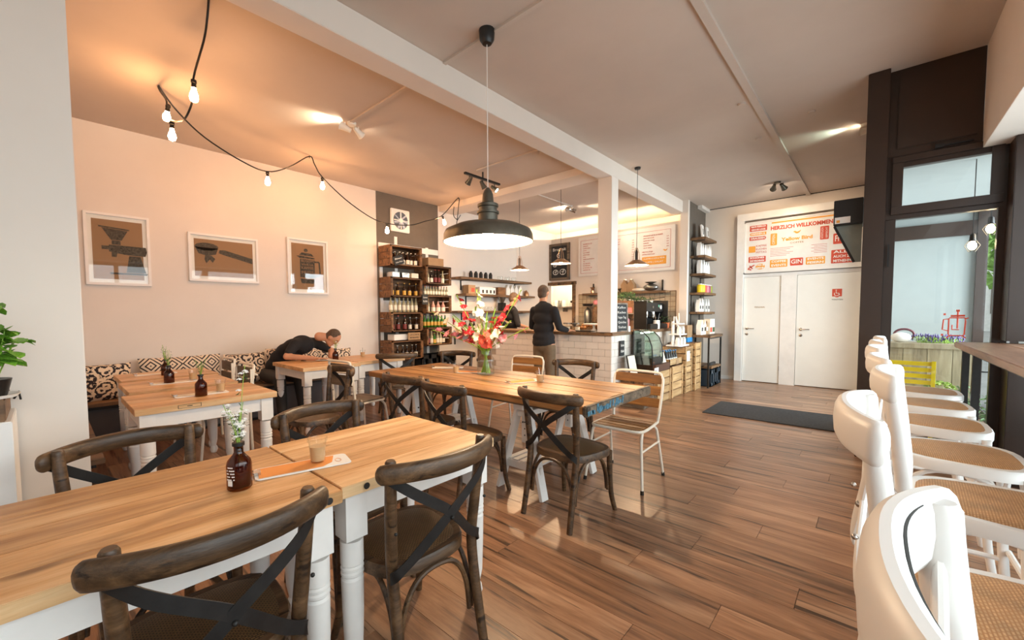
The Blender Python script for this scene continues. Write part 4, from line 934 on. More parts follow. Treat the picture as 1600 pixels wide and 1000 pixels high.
# ------------------------------------------------------------------ lamps
def sp(*p): return [Vector(q) for q in p]
t=T('pendant_lamp','large round industrial pendant lamp with wide enamel shade over the trestle table','lamp',(-2.19,2.34,0))
P('ceiling_cup',MB().lathe([(0,3.365),(.035,3.37),(.055,3.40),(.06,3.47),(0,3.47)],16),M['black'],t); P('cord',MB().tube([(0,0,2.30),(0,0,3.37)],.0035,6),M['white_paint'],t)
sh=[(.075,2.06),(.10,2.045),(.14,2.035),(.25,2.02),(.325,1.985),(.34,1.955),(.345,1.90)]
P('shade',MB().lathe(sh+[(.341,1.899),(.335,1.955),(.32,1.98),(.25,2.012),(.14,2.027),(.09,2.035)],40,cap=False),M['zinc'],t,label='zinc coloured wide shade'); P('shade_lining',MB().lathe([(.339,1.902),(.333,1.954),(.318,1.977),(.25,2.008),(.14,2.022),(.0,2.03)],40,cap=False),M['lampwhite'],t)
P('lamp_neck',MB().lathe([(.075,2.05),(.075,2.11),(.085,2.115),(.085,2.13),(.07,2.135),(.07,2.16),(.08,2.165),(.08,2.185),(.045,2.20),(.04,2.26),(.03,2.285),(.012,2.31),(0,2.315)],20),M['zinc'],t)
P('bulb',MB().ball((0,0,1.955),(.045,.045,.06),14,10),M['bulb_big'],t)
def small_pendant(label,x,y,z):
    t=T('pendant_lamp',label,'lamp',(x,y,0),0,'small copper pendant lamps above the bar')
    P('ceiling_rose',MB().lathe([(0,CH-.03),(.04,CH-.028),(.045,CH),(0,CH)],14),M['black'],t); P('cord',MB().tube([(0,0,z+.24),(0,0,CH-.03)],.004,6),M['black'],t)
    P('shade',MB().lathe([(.03,z+.085),(.06,z+.08),(.12,z+.04),(.165,z+.012),(.17,z),(.165,z+.004),(.115,z+.034),(.03,z+.075)],28,cap=False),M['brass'],t)
    g=MB()
    for k in range(4):
        a=PI/4+k*PI/2; c,s_=math.cos(a),math.sin(a); g.tube([(c*.05,s_*.05,z+.07),(c*.04,s_*.04,z+.18),(c*.012,s_*.012,z+.26)],.004,5)
    P('shade_lining',MB().lathe([(.164,z+.003),(.115,z+.031),(.03,z+.072)],28,cap=False),M['lampwhite'],t); P('cage',g,M['brass'],t); P('socket',MB().lathe([(0,z+.06),(.022,z+.06),(.022,z+.2),(.01,z+.23),(0,z+.24)],12),M['socket'],t)
    P('bulb',MB().ball((0,0,z+.025),(.026,.026,.034),10,8),M['bulb_small'],t)
small_pendant('left one of the three small copper pendants, in front of the wall shelves',-4.80,5.97,2.15); small_pendant('middle small copper pendant, in front of the framed chalkboard',-3.91,5.97,2.19); small_pendant('right small copper pendant, in front of the white menu board',-2.595,5.97,2.05)
# string lights
t=T('string_lights','black cable with bare glowing bulbs slung below the ceiling along the left side','string lights')
P('cable',MB().tube(smooth_path([(-3.34,.84,3.47),(-3.40,.84,3.36),(-3.50,.84,3.27),(-3.76,.83,3.12),(-3.80,.83,2.98),(-4.0,.82,2.90),(-4.25,.82,2.95),(-4.49,.82,3.03),(-4.72,.82,3.15),(-4.66,.82,3.25),(-4.85,.81,3.40),(-4.89,.81,3.455),(-4.94,.94,3.31),(-5.05,1.19,3.16),(-5.21,1.58,3.06),(-5.32,1.87,3.05),(-5.44,2.16,3.20),(-5.58,2.49,3.46),(-5.58,2.56,3.37),(-5.58,2.66,3.23),(-5.58,3.0,2.99),(-5.59,3.4,2.81),(-5.59,3.68,2.765),(-5.59,4.1,2.80),(-5.59,4.44,2.92),(-5.6,4.8,3.07),(-5.6,5.19,3.45),(-5.6,5.2,3.3),(-5.6,5.16,3.03),(-5.6,5.13,2.86)],5),.0075,7),M['black'],t)
P('cable',MB().tube(smooth_path([(-5.6,5.165,3.06),(-5.6,5.08,3.12),(-5.6,5.09,3.28)],4),.007,6).tube([(-5.6,5.16,3.04),(-5.6,5.25,3.16)],.007,6),M['black'],t)
for (x,y,z,tx,ty) in ((-3.76,.83,3.10,.12,0),(-4.60,.82,3.20,.9,0),(-4.49,.82,3.02,.1,0),(-5.32,1.87,3.045,0,0),(-5.58,2.66,3.22,0,0),(-5.59,3.68,2.765,0,0),(-5.6,4.82,3.07,0,.35)):
    R3=Euler((ty,tx,0)).to_matrix().to_4x4(); g=MB(); g.M=Matrix.Translation((x,y,z))@R3; g.lathe([(0,.0),(.018,0),(.02,-.02),(.015,-.025),(.018,-.055),(0,-.055)],12); so=P('socket',g,M['socket'],t)
    g=MB(); g.M=Matrix.Translation((x,y,z))@R3; g.lathe([(.014,-.055),(.017,-.075),(.028,-.105),(.03,-.125),(.022,-.15),(0,-.16)],12); P('bulb',g,M['bulb'],so)
for (x,y) in ((-4.89,.81),(-5.58,2.49),(-5.6,5.2)): P('hook',MB().tube([(x,y,CH),(x,y,CH-.03),(x+.01,y,CH-.035)],.004,6),M['black'],t)
# spotlights
def spot_fix(label,x,y,heads,bar=None,group='ceiling spotlights',mat_=None,power=25,glow=True):
    mat_=mat_ or M['zinc']; t=T('ceiling_spotlight',label,'spotlight',(x,y,CH),0,group)
    if bar: P('track',MB().box((0,0,-.10),(.04,bar,.03)),M['black'],t,bev=.003); P('stem',MB().tube([(0,0,-.09),(0,0,0)],.012),M['black'],t)
    else: P('mount',MB().lathe([(0,-.035),(.045,-.03),(.05,0),(0,0)],16),mat_,t)
    for (hx_,hy,dx,dy,dz) in heads:
        d=Vector((dx,dy,dz)).normalized(); q=d.to_track_quat('Z','Y').to_matrix().to_4x4(); z0=-.19 if bar else -.08
        g=MB(); g.M=Matrix.Translation((hx_,hy,z0))@q; g.lathe([(0,-.07),(.022,-.065),(.028,-.03),(.033,.0),(.043,.05),(.047,.052),(.04,.04),(0,.02)],16); h=P('lamp_head',g,mat_,t)
        P('arm',MB().tube([(hx_,hy,z0),(hx_,hy,-.1 if bar else -.02)],.008,6),mat_,t)
        if glow:
            g=MB(); g.M=Matrix.Translation((hx_,hy,z0))@q; g.lathe([(0,.031),(.032,.043)],12); P('glow_disc',g,M['spotglow'],h)
            if power: light('spot_beam','SPOT',(x+hx_+d.x*.07,y+hy+d.y*.07,CH+z0+d.z*.07),power,SOFT,target=(x+hx_+d.x,y+hy+d.y,CH+z0+d.z),spot_size=1.5,spot_blend=.8,shadow_soft_size=.03)
spot_fix('twin white spotlight on the ceiling between the string of bulbs and the long beam',-4.30,2.40,[(0,-.08,-.4,-.6,.35),(0,.08,-.2,.8,-.4)],mat_=M['lampwhite'],power=34)
spot_fix('black track with three metal spotlights above the far chairs',-4.36,4.55,[(0,-.28,-.75,.1,-.6),(0,0,.1,.55,-.75),(0,.26,.75,.4,-.7)],bar=.75,power=42,glow=True)
spot_fix('twin chrome spotlight near the cove above the bar',-4.45,7.15,[(0,-.09,-.8,.3,.35),(0,.09,.8,.55,-.25)],mat_=M['chrome'],power=55)
spot_fix('twin dark spotlight aimed at the welcome board',-1.22,8.20,[(-.05,0,-.3,.9,-.35),(.07,.05,.35,.85,-.55)],mat_=M['zinc'],power=22)
spot_fix('small white spotlight beside the big brown post',-.13,6.4,[(0,0,-.9,.1,.12)],mat_=M['lampwhite'],power=0)
light('spot_beam','SPOT',(-.22,6.4,CH-.09),10,(.72,1,.86),target=(-1.2,6.5,CH+.15),spot_size=1.2,spot_blend=.9,shadow_soft_size=.03)
# ------------------------------------------------------------------ table things
def amber_bottle(label,loc,group='amber bottles with small flowers',stems=7,hh=.16,big=True,seed=0,fl=True):
    t=T('flower_bottle',label,'bottle',loc,0,group)
    P('bottle',MB().lathe([(0,0),(.034,0),(.038,.006),(.038,.085),(.034,.098),(.018,.118),(.0145,.125),(.0145,.148),(.018,.15),(.018,.157),(.012,.157),(.012,.125),(.031,.095),(.034,.085),(.034,.01),(0,.008)],20),M['amber'],t,label='amber brown glass bottle')
    P('bottle_mouth',MB().lathe([(.0188,.147),(.0188,.158),(.0125,.158)],14),M['black'],t)
    P('label_print',MB().lathe([(.0385,.02),(.0385,.075)],20).v and MB().tube([],.01) if False else MB().box((.0,0,0),(.001,.001,.001)),M['black'],t) if False else None
    if big:
        g=MB()
        for k in range(5): 
            a0=-1.15+k*.0; 
            for s_ in range(6): 
                a=-1.35+s_*.13; 
                if (k*7+s_*3)%5: g.box((.0386*math.cos(a),.0386*math.sin(a),.082-k*.010),(.0008,.004,.004),rz=a)
        for s_ in range(5): a=-1.25+s_*.09; g.box((.0386*math.cos(a),.0386*math.sin(a),.03),(.0008,.0033,.018),rz=a)
        P('printed_label',g,M['paper'],t,kind='stuff')
    r=random.Random(seed); st=MB();fl_=MB();lf=MB();ct=MB()
    for i in range(stems):
        a=r.uniform(0,6.28);sp_=r.uniform(.01,.045);h=hh*r.uniform(.55,1.0)
        if big and i==0: a,sp_,h=.6,.035,.27
        top=Vector((sp_*math.cos(a),sp_*math.sin(a),.15+h)); p=smooth_path([(0,0,.06),(.004*math.cos(a),.004*math.sin(a),.155),(top.x*.5,top.y*.5,.15+h*.55),top],3); st.tube(p,.0012,4)
        for k in range(12 if big else 7):
            f=r.uniform(.25,1); c=Vector((top.x*f*f,top.y*f*f,.15+h*f))+Vector((r.uniform(-1,1),r.uniform(-1,1),r.uniform(-.3,.5)))*.014
            if fl and r.random()<.62:
                for q in range(5): fa=q*1.256; fl_.box((c.x+.005*math.cos(fa),c.y+.005*math.sin(fa),c.z),(.009,.0055,.0015),R=(Matrix.Rotation(fa,3,'Z')@Matrix.Rotation(.5,3,'Y')))
                ct.ball(c,.0025,5,3)
            lf.box(c-Vector((0,0,.012)),(.012,.0022,.001),R=Euler((r.uniform(-1,1),r.uniform(-1,1),a)).to_matrix())
    P('stems',st,M['stem'],t,kind='stuff'); P('leaves',lf,M['darkleaf'],t,kind='stuff')
    if fl: P('blossoms',fl_,M['paper'],t,label='tiny white daisies',kind='stuff'); P('blossom_centres',ct,gold,t,kind='stuff')
    return t
amber_bottle('amber bottle of tiny white daisies on the front pine table',(-1.565,.43,.765),stems=9,seed=3)
amber_bottle('dark amber bottle with grassy sprigs on the nearest small bench table',(-3.59,.76,.765),stems=7,seed=5,fl=False,hh=.13,big=False)
amber_bottle('amber bottle with sprigs on the middle small bench table',(-4.48,.72,.765),stems=7,seed=6,fl=False,hh=.15,big=False)
amber_bottle('amber bottle with sprigs on the farthest small bench table',(-5.13,.80,.765),stems=7,seed=7,fl=False,hh=.16,big=False)
amber_bottle('thin amber bottle with dry twigs on the leaning guest\'s table',(-5.05,2.52,.765),stems=6,seed=8,fl=False,hh=.13,big=False)
def clipboard(label,loc,rz,orange=True,first=[None]):
    t=T('clipboard_menu',label,'clipboard',loc,rz,'white clipboards with paper menus')
    P('board',MB().prism(rrect(.125,.335,.018),0,.004),M['paper'],t,bev=.001)
    P('sheet',MB().prism([(-.052,-.155),(.052,-.155),(.052,.06),(.02,.10),(-.052,.12)],.0045,.0055),M['orange'] if orange else M['cream'],t)
    g=MB().box((0,-.158,.010),(.035,.022,.010)); g.tube([(-.02,-.168,.012),(-.012,-.182,.02),(.012,-.182,.02),(.02,-.168,.012)],.0022,5); P('clip',g,M['chrome'],t,bev=0)
    P('logo_print',MB().tube([(.02*math.cos(a)+.01,.125+.011*math.sin(a),.0048) for a in [2*PI*k/14 for k in range(14)]],.0008,4,closed=True),M['orange'],t)
    return t
clipboard('white clipboard with orange sheet under the latte glass on the front tables',(-1.60,.66,.766),math.radians(-14))
clipboard('white clipboard on the nearest small bench table',(-3.67,.78,.766),math.radians(-3),False)
clipboard('white clipboard on the middle small bench table',(-4.50,.76,.766),math.radians(-3),False)
clipboard('white clipboard on the farthest small bench table',(-5.3,.75,.766),math.radians(-3),False)
clipboard('white clipboard beside the gladiolus vase on its near side',(-2.95,2.90,.768),math.radians(-55))
clipboard('white clipboard with a pale sheet at the far left of the trestle table',(-3.40,2.98,.768),math.radians(-50),False)
clipboard('clipboard with orange sheet beside the latte glass on the trestle table',(-2.20,2.80,.768),math.radians(-20))
def latte(label,loc,spoon=True,milk=None):
    t=T('latte_glass',label,'glass',loc,0,'latte glasses on the tables')
    P('glass_body',MB().lathe([(0,.0),(.026,0),(.028,.004),(.032,.07),(.034,.082),(.038,.084),(.038,.095),(.035,.095),(.031,.08),(.026,.006),(0,.004)],20),M['clear'],t)
    P('milk_coffee',MB().lathe([(0,.005),(.0255,.006),(.0295,.062),(0,.064)],18),M['milk'],t)
    if spoon: P('spoon',MB().tube([(.01,.0,.02),(-.02,.01,.115)],.002,5).ball((-.021,.0105,.118),(.004,.006,.004),6,4),M['chrome'],t)
    return t
M['milk']=flat('milky_coffee','c9a378',.4,var=.04)
latte('glass of milky coffee standing on the orange sheet of the front clipboard',(-1.60,.715,.772),False)
latte('glass of milky coffee on the nearest small bench table',(-3.66,.90,.772),False); latte('pale cup of coffee on the middle small bench table',(-4.52,.90,.772),False)
latte('small latte glass with spoon left of the gladiolus vase',(-3.05,2.78,.766)); latte('latte glass with spoon at the middle chair of the trestle table',(-2.08,2.86,.766)); latte('small glass with spoon on the wall-side table before the bottle crates',(-5.25,3.02,.765))
o=P('espresso_glass',MB().lathe([(0,0),(.035,0),(.036,.07),(.033,.07),(.032,.006),(0,.005)],16),M['clear'],loc=(-5.30,2.22,.765)); tag(o,'short glass of dark drink beside the leaning guest\'s arm','glass'); P('dark_drink',MB().lathe([(0,.007),(.031,.007),(.032,.05),(0,.05)],14),M['darkbottle'],o)
o=P('plate',MB().lathe([(0,.0),(.05,.0),(.10,.014),(.10,.018),(.05,.006),(0,.006)],20),M['paper'],loc=(-5.18,2.42,.765)); tag(o,'white plate with food in front of the leaning guest','plate'); P('food',MB().ball((0,0,.016),(.05,.045,.014),10,6),M['kraft'],o)
# ------------------------------------------------------------------ gladiolus vase
VX,VY,VZ=-2.73,2.87,.766
t=T('glass_vase','clear glass jar vase with water, full of gladiolus stems, on the trestle table','vase',(VX,VY,VZ))
P('jar',MB().lathe([(0,.0),(.075,0),(.084,.01),(.085,.14),(.08,.165),(.062,.185),(.058,.195),(.058,.225),(.062,.228),(.062,.236),(.054,.236),(.054,.19),(.076,.162),(.081,.14),(.08,.012),(0,.008)],28),M['clear'],t)
P('water',MB().lathe([(0,.01),(.078,.012),(.079,.135),(0,.137)],24),glass('water',(.97,.985,.96),.02),t)
P('round_label',MB().lathe([(0,0),(.016,.001)],14),M['ink'],t,loc=(-.03,-.082,.15),rot=(PI/2,0,-.35))
def gladiolus(label,dx,dz,dy,color,nfl,seed,size=.05):
    t=T('gladiolus',label,'flower',(VX,VY,VZ),0,'gladiolus stems in the glass jar'); r=random.Random(seed)
    top=Vector((dx*1.12,dy,dz)); neck=Vector((max(-.04,min(.04,dx*.12)),max(-.04,min(.04,dy*.12)),.235)); foot=Vector((-neck.x*1.2,-neck.y*1.1,.02))
    path=smooth_path([foot,neck,neck.lerp(top,.5)+Vector((0,0,.02)),top],8); P('stem',MB().tube(path,lambda tt:.0065-.004*tt,7),M['stem'],t)
    d=(top-neck).normalized(); side=d.cross(Vector((0,0,1))).normalized() if abs(d.z)<.99 else Vector((1,0,0))
    g=MB();c=MB()
    L=(top-neck).length
    for k in range(nfl):
        f=.50+.38*k/max(nfl-1,1); i=min(len(path)-2,int(f*(len(path)-1))); p=Vector(path[i]); sz=size*(1.15-.5*k/nfl)
        a=r.uniform(0,6.28) ; out=(side*math.cos(a)+side.cross(d)*math.sin(a)*.9+d*.55-Vector((0,.5,0))).normalized()
        q=out.to_track_quat('Z','Y').to_matrix().to_4x4()
        for j in range(6):
            aa=j*PI/3+r.uniform(-.15,.15); l=sz*r.uniform(.85,1.1); w=sz*.42
            m4=Matrix.Translation(p+out*.008)@q@Matrix.Rotation(aa,4,'Z')
            vs=[]
            for (u,hw_,zz) in ((.0,.12,.0),(.35,.75,.38),(.7,1.0,.62),(.95,.75,.66),(1.12,.15,.60)):
                for sx_,up_ in ((-1,.06),(0,0),(1,.06)): vs.append(m4@Vector((u*l,sx_*hw_*w,zz*l*1.05+up_*l+ (r.uniform(-.05,.05)*l if u>.6 else 0))))
            fs=[]
            for u in range(4):
                for v in range(2): b=u*3+v; fs.append((b,b+1,b+4,b+3))
            g.add(vs,fs)
        c.tube([p,p+out*sz*.9],.0018,4)
    P('blossoms',g,color,t,kind='stuff'); P('stamens',c,M['cream'],t,kind='stuff')
    b=MB()
    for k in range(7):
        f=.80+.2*k/6; i=min(len(path)-2,int(f*(len(path)-1))); p=Vector(path[i]); s_=(1 if k%2 else -1); e=p+(side*s_*.35+d).normalized()*(.042-.003*k); b.tube([p,p.lerp(e,.5),e],[.0035,.006-.0004*k,.001],6)
    P('green_buds',b,M['stem'],t,kind='stuff')
G=[('red gladiolus spike leaning up to the far left of the vase',-.36,.78,.0,M['petal_red'],6,1),('dark red gladiolus arching left, lower than its neighbour',-.34,.56,-.08,M['petal_red'],5,2),('pale gladiolus with green buds reaching furthest left',-.78,.62,.05,M['petal_white'],4,3),
('pink-white gladiolus drooping low at the left of the vase',-.60,.42,-.1,M['petal_pink'],5,4),('tall white gladiolus rising left of the middle',-.14,.80,.08,M['petal_white'],6,5),('white gladiolus with wide open blossoms, tallest in the middle',-.05,.82,-.06,M['petal_white'],6,6),
('white gladiolus hanging low over the front of the jar',.05,.46,-.22,M['petal_white'],6,7),('coral gladiolus right of the middle',.18,.56,-.06,M['petal_coral'],6,8),('red gladiolus with green tip, tallest at the right',.36,.80,.05,M['petal_red'],5,9),
('white gladiolus leaning right under the red one',.34,.52,-.08,M['petal_white'],5,10),('pink-tipped gladiolus reaching furthest right',.46,.46,.0,M['petal_pink'],4,11),('coral gladiolus low at the right of the jar',.16,.40,-.2,M['petal_coral'],4,12),('white gladiolus behind the red ones at the left',-.24,.66,.14,M['petal_white'],5,13)]
for l,dx,dz,dy,c,n,s_ in G: gladiolus(l,dx,dz,dy,c,n,s_,.048 if dx<.4 else .036)
g=MB(); r=random.Random(9)
for k in range(9):
    a=r.uniform(-.9,.9); h=r.uniform(.35,.62); x=math.sin(a)*h; b=Vector((x*.1,r.uniform(-.03,.03),.2)); e=Vector((x,r.uniform(-.1,.1),.2+h*.8)); g.sweep(smooth_path([b,b.lerp(e,.5)+Vector((0,0,.04)),e],5),lambda i,tt:[(-.011*(1-tt)**.5-.001,0),(0,.001),(.011*(1-tt)**.5+.001,0),(0,-.001)],up=(0,1,0))
o=P('gladiolus_leaves',g,M['leaf'],loc=(VX,VY,VZ),kind='stuff'); tag(o,'long sword-shaped green leaves among the gladioli in the jar','leaves')
# ------------------------------------------------------------------ floor mat, white box with plant
o=P('door_mat',MB().b2((-1.67,6.0,.0005),(-.20,6.93,.012)),M['mat']); tag(o,'dark grey rectangular door mat on the wooden floor before the doors','mat')
t=T('white_cabinet','white box cabinet with wooden rim in front of the left pillar','cabinet'); P('body',MB().b2((-2.70,-.75,0),(-2.35,-.095,.96)),M['white_paint'],t,bev=.003)
P('wooden_rim',MB().b2((-2.70,-.75,.96),(-2.36,-.11,1.045)),M['shelfwood'],t,bev=.004); P('hook',MB().tube([(-2.70,-.10,1.0),(-2.69,-.085,1.03),(-2.66,-.08,1.0)],.004,6),M['black'],t)
t=T('potted_basil','potted green basil plant on white saucer at the left edge','plant',(-2.43,-.155,1.046))
P('saucer',MB().lathe([(0,0),(.075,0),(.085,.012),(.08,.012),(.07,.005),(0,.005)],24),M['paper'],t); P('pot',MB().lathe([(0,.006),(.05,.006),(.065,.07),(.06,.07),(0,.06)],20),M['black'],t)
r=random.Random(4); g=MB();lf=None
leafm=MB(); 
vs=[];
for u,w in ((0,.05),(.2,.7),(.5,1),(.8,.7),(1,.05)):
    for s,zz in ((-1,.12),(0,0),(1,.12)): vs.append((u,s*w*.42,zz*w-.25*u*u+.12*u))
leafm.add(vs,[(u*3+v,u*3+v+1,u*3+v+4,u*3+v+3) for u in range(4) for v in range(2)])
lme=mesh_of('leaf',leafm,M['leaf'])
for k in range(13):
    a=r.uniform(0,6.28); q=r.uniform(.01,.085); h=r.uniform(.14,.30) if q<.06 else r.uniform(.08,.2); tp=Vector((q*math.cos(a),q*math.sin(a),.06+h)); g.tube([(q*.3*math.cos(a),q*.3*math.sin(a),.06),tp],.0018,5)
    for lv in range(3):
        p=Vector((q*.3*math.cos(a),q*.3*math.sin(a),.06)).lerp(tp,1-.28*lv)
        for j in range(4 if lv==0 else 2):
            aa=a+j*PI/(2 if lv==0 else 1)+lv*PI/2+r.uniform(-.3,.3); s_=r.uniform(.042,.068)*(1 if lv<2 else 1.15)
            o=bpy.data.objects.new('leaf',lme); COL.objects.link(o); o.parent=t; o.location=p; o.rotation_euler=(r.uniform(-.3,.3),r.uniform(-.2,.35),aa); o.scale=(s_,s_*1.25,s_)
P('stems',g,M['stem'],t,kind='stuff')
# ------------------------------------------------------------------ A small item factory
def thing(name,mb,m,label,cat,loc,rz=0,group=None,bev=0,parts=()):
    o=P(name,mb,m,bev=bev); o.location=loc; o.rotation_euler=(0,0,rz); tag(o,label,cat,group)
    for (n2,b2_,m2) in parts: P(n2,b2_,m2,o)
    return o
def bag(w,d,h,top=.25):
    g=MB(); n=[( -w/2,-d/2),(w/2,-d/2),(w/2,d/2),(-w/2,d/2)]
    vs=[(x,y,0) for x,y in n]+[(x*1.02,y*1.05,h*.6) for x,y in n]+[(x*.98,y*.25,h*.9) for x,y in n]+[(x*.97,y*.12,h) for x,y in n]
    g.add(vs,[(3,2,1,0),(12,13,14,15)]+[(l*4+i,l*4+(i+1)%4,l*4+4+(i+1)%4,l*4+4+i) for l in range(3) for i in range(4)]); return g
# gray wall shelves (items face +x)
for i,(y,n_) in enumerate(((8.66,'left'),(8.98,'right'))):
    t=T('small_picture_frame','small white picture frame standing at the %s of the topmost taupe-wall shelf'%n_,'picture frame',(-2.47,y,2.78),.1,'small frames on the top shelf')
    P('frame',MB().box((0,0,.125),(.03,.19,.25),R=Matrix.Rotation(-.1,3,'Y')),M['white_paint'],t,bev=.004); P('print',MB().box((.017,0,.125),(.002,.06,.11),R=Matrix.Rotation(-.1,3,'Y')),M['posterink'],t)
def bag_row(z,ys,w,h,m,label,group,x=-2.49,lab=None):
    r=random.Random(int(z*100))
    for i,y in enumerate(ys):
        o=thing('paper_bag',bag(.07,w,h*r.uniform(.92,1.05)),m,label,'bag',(x,y,z),r.uniform(-.08,.08),group)
        if lab: P('bag_label',MB().box((.038,0,h*.35),(.002,w*.5,h*.25)),lab,o)
bag_row(2.44,[8.56,8.68,8.84,8.97,9.08,9.18],.10,.24,M['paper'],'white paper bag in the row on the second taupe-wall shelf','bags on the second shelf')
bag_row(2.10,[8.60,8.78,8.92,9.06],.125,.27,M['paper'],'large white paper bag in the row on the third taupe-wall shelf','bags on the third shelf')
tins=[(M['yellow'],'yellow'),(M['yellow'],'yellow'),(M['petal_coral'],'coral'),(M['petal_pink'],'pink'),(flat('berry_tin','a8496b',.5),'berry red'),(flat('olive_tin','9aa03a',.5),'olive green')]
for i,(m_,n_) in enumerate(tins): thing('tin',MB().lathe([(0,0),(.05,0),(.054,.01),(.054,.13),(.048,.145),(.03,.15),(0,.15)],16),m_,('%s round tin on the fourth taupe-wall shelf'%n_) if i>1 else '%s yellow tin at the left end of the fourth taupe-wall shelf'%['first','second'][i],'tin',(-2.47,8.58+i*.125,1.74),0,'coloured tins on the shelf',parts=(('lid',MB().lathe([(.0,.151),(.035,.151),(.035,.165),(0,.165)],12),M['paper']),))
bag_row(1.37,[8.57,8.72,8.95,9.12],.11,.25,M['paper'],'white coffee bag in the row on the lowest taupe-wall shelf','bags on the lowest shelf',lab=M['ink'])
# rack top
for i,(y,m_,l) in enumerate(((8.10,M['paper'],'white pouch at the left end of the metal rack top'),(8.27,M['cream'],'large cream pouch with printed label on the metal rack top'),(8.40,M['kraft'],'kraft pouch on the metal rack top'),)):
    o=thing('pouch',bag(.08,.15,.27-.03*(i==2)),m_,l,'bag',(-2.32,y,.951)); P('printed_label',MB().box((.042,0,.10),(.002,.08,.07)),M['ink'] if i<2 else M['paper'],o)
for i,(y,m_,l) in enumerate(((8.54,M['cream'],'cream gift box with red print on the metal rack'),(8.70,M['paper'],'white gift box at the right end of the metal rack'))): o=thing('gift_box',MB().box((0,0,.14),(.1,.14,.28)),m_,l,'box',(-2.30,y,.951),bev=.003); P('printed_label',MB().box((.051,0,.08),(.002,.12,.09)),M['red'] if i==0 else M['darkleaf'],o)
for i in range(4): thing('slim_carton',MB().box((0,0,.17),(.05,.055,.34)),M['kraft'],'slim kraft carton with blue base standing behind the light crates','box',(-2.45,7.78+i*.07,.79),0,'slim cartons behind the crates',parts=(('blue_band',MB().box((.0,0,.07),(.054,.058,.1)),M['blue']),))
for i,y in enumerate((8.35,8.62)):
    bev_crate(['left','right'][i]+' dark drinks crate on the floor under the metal rack',(-2.30,y+.03,.0),m=flat('dark_blue_crate','2f3d48',.5) if i==0 else bpy.data.materials['dark_blue_crate'])
    for j in range(3): put_bottle('black',(-2.22,y-.07+j*.1,.02),'dark bottle with blue cap in a crate under the metal rack','bottles under the metal rack')
for i in range(4): thing('small_jar',MB().lathe([(0,0),(.025,0),(.025,.04),(.02,.05),(0,.05)],12),M['ink'],'tiny dark jar on the middle board of the metal rack','jar',(-2.22,8.40+i*.09,.371),0,'tiny jars on the metal rack')
# ------------------------------------------------------------------ light crates with goods beside the counter
def plank_box(label,x0,x1,y0,y1,z0,z1,n,m=None,name='wooden_crate'):
    t=T(name,label,'crate',((x0+x1)/2,(y0+y1)/2,z0),0,'light wooden crates beside the counter'); w,d,h=x1-x0,y1-y0,z1-z0; m=m or M['cratelight']
    for i in range(n):
        a,b=i*h/n+.005,(i+1)*h/n-.011
        P('slat',MB().b2((w/2-.014,-d/2,a),(w/2,d/2,b)),m,t); P('slat',MB().b2((-w/2,-d/2,a),(w/2-.014,-d/2+.012,b)),m,t)
    P('inner_box',MB().b2((-w/2,-d/2+.012,.002),(w/2-.016,d/2-.004,h-.002)),M['crate'],t)
    for s in (-1,1): P('batten',MB().b2((w/2,s*(d/2-.03)-.02,0),(w/2+.008,s*(d/2-.03)+.02,h)),m,t)
    return t
plank_box('low grey wooden pallet crate behind the white slatted chair',-2.68,-2.34,5.66,6.12,0,.15,2,M['oakgray'])
plank_box('grey crate on top of the low pallet crate',-2.68,-2.36,5.68,6.12,.155,.40,3,M['crate'])
plank_box('light wooden crate of slats, nearer one below the dark bottles',-2.68,-2.33,6.14,6.68,0,.48,4); plank_box('light wooden crate of slats, farther one below the dark bottles',-2.68,-2.32,6.70,7.22,0,.50,4)
plank_box('tall light crate stack left of the metal rack, nearer column',-2.68,-2.30,7.26,7.62,0,.78,7); plank_box('tall light crate stack left of the metal rack, farther column',-2.68,-2.26,7.64,7.97,0,.83,7)
P('crate_label',MB().box((.199,-.05,.62),(.003,.15,.17)),M['paper'],bpy.data.objects['wooden_crate.011']) if 'wooden_crate.011' in bpy.data.objects else None
# bottle box, blue card
o=thing('bottle_tray',MB().b2((-.16,-.28,0),(.16,.28,.015)).b2((.148,-.28,0),(.16,.28,.11)).b2((-.16,-.28,0),(.16,-.268,.11)).b2((-.16,.268,0),(.16,.28,.11)),M['cratelight'],'open wooden tray holding dark bottles on the light crates','tray',(-2.50,6.95,.505)); P('price_card',MB().box((.163,.05,.05),(.003,.12,.08)),M['kraft'],o)
for i in range(10): put_bottle('black',(-2.42-.09*(i%2),6.74+(i//2)*.10,.52),'black bottle with white label in the wooden tray','bottles in the wooden tray')
o=thing('blue_card',MB().b2((-.003,-.1,0),(.003,.1,.20)),M['blue'],'blue advertising card standing at the bottle tray','card',(-2.56,6.60,.485)); text(o,'lettering','Limo',(.0036,0,.12),.06,M['paper'],'+x',width=.15)
# basket of loaves / sausages bags
g=MB().b2((-.15,-.28,0),(.15,.28,.10)); o=thing('brown_tray',g,flat('brown_tray','5b3a28',.7),'long brown tray with packets beside the curved glass cabinet','tray',(-2.46,6.30,.485))
r=random.Random(2)
for i in range(7): thing('snack_packet',MB().ball((0,0,.03),(.06,.035,.03),10,6),flat('packet_brown','8d5b3c',.6,var=.3,scale=30) if i==0 else bpy.data.materials['packet_brown'],'brown wrapped packet lying on the long tray','packet',(-2.50+r.uniform(-.04,.1),6.08+i*.075,.585),r.uniform(0,3),'packets on the long tray')
thing('recipe_card',MB().box((0,0,.08),(.006,.15,.16),R=Matrix.Rotation(-.3,3,'Y')),M['cream'],'cream card leaning on the snack tray','card',(-2.38,6.48,.585))
thing('house_card',MB().box((0,0,.07),(.006,.15,.15)),M['paper'],'white card with dark drawing in front of the curved glass cabinet','card',(-2.30,6.02,.41),parts=(('drawing',MB().box((.004,-.03,.07),(.002,.03,.08)).box((.004,.03,.05),(.002,.04,.03)),M['ink']),))
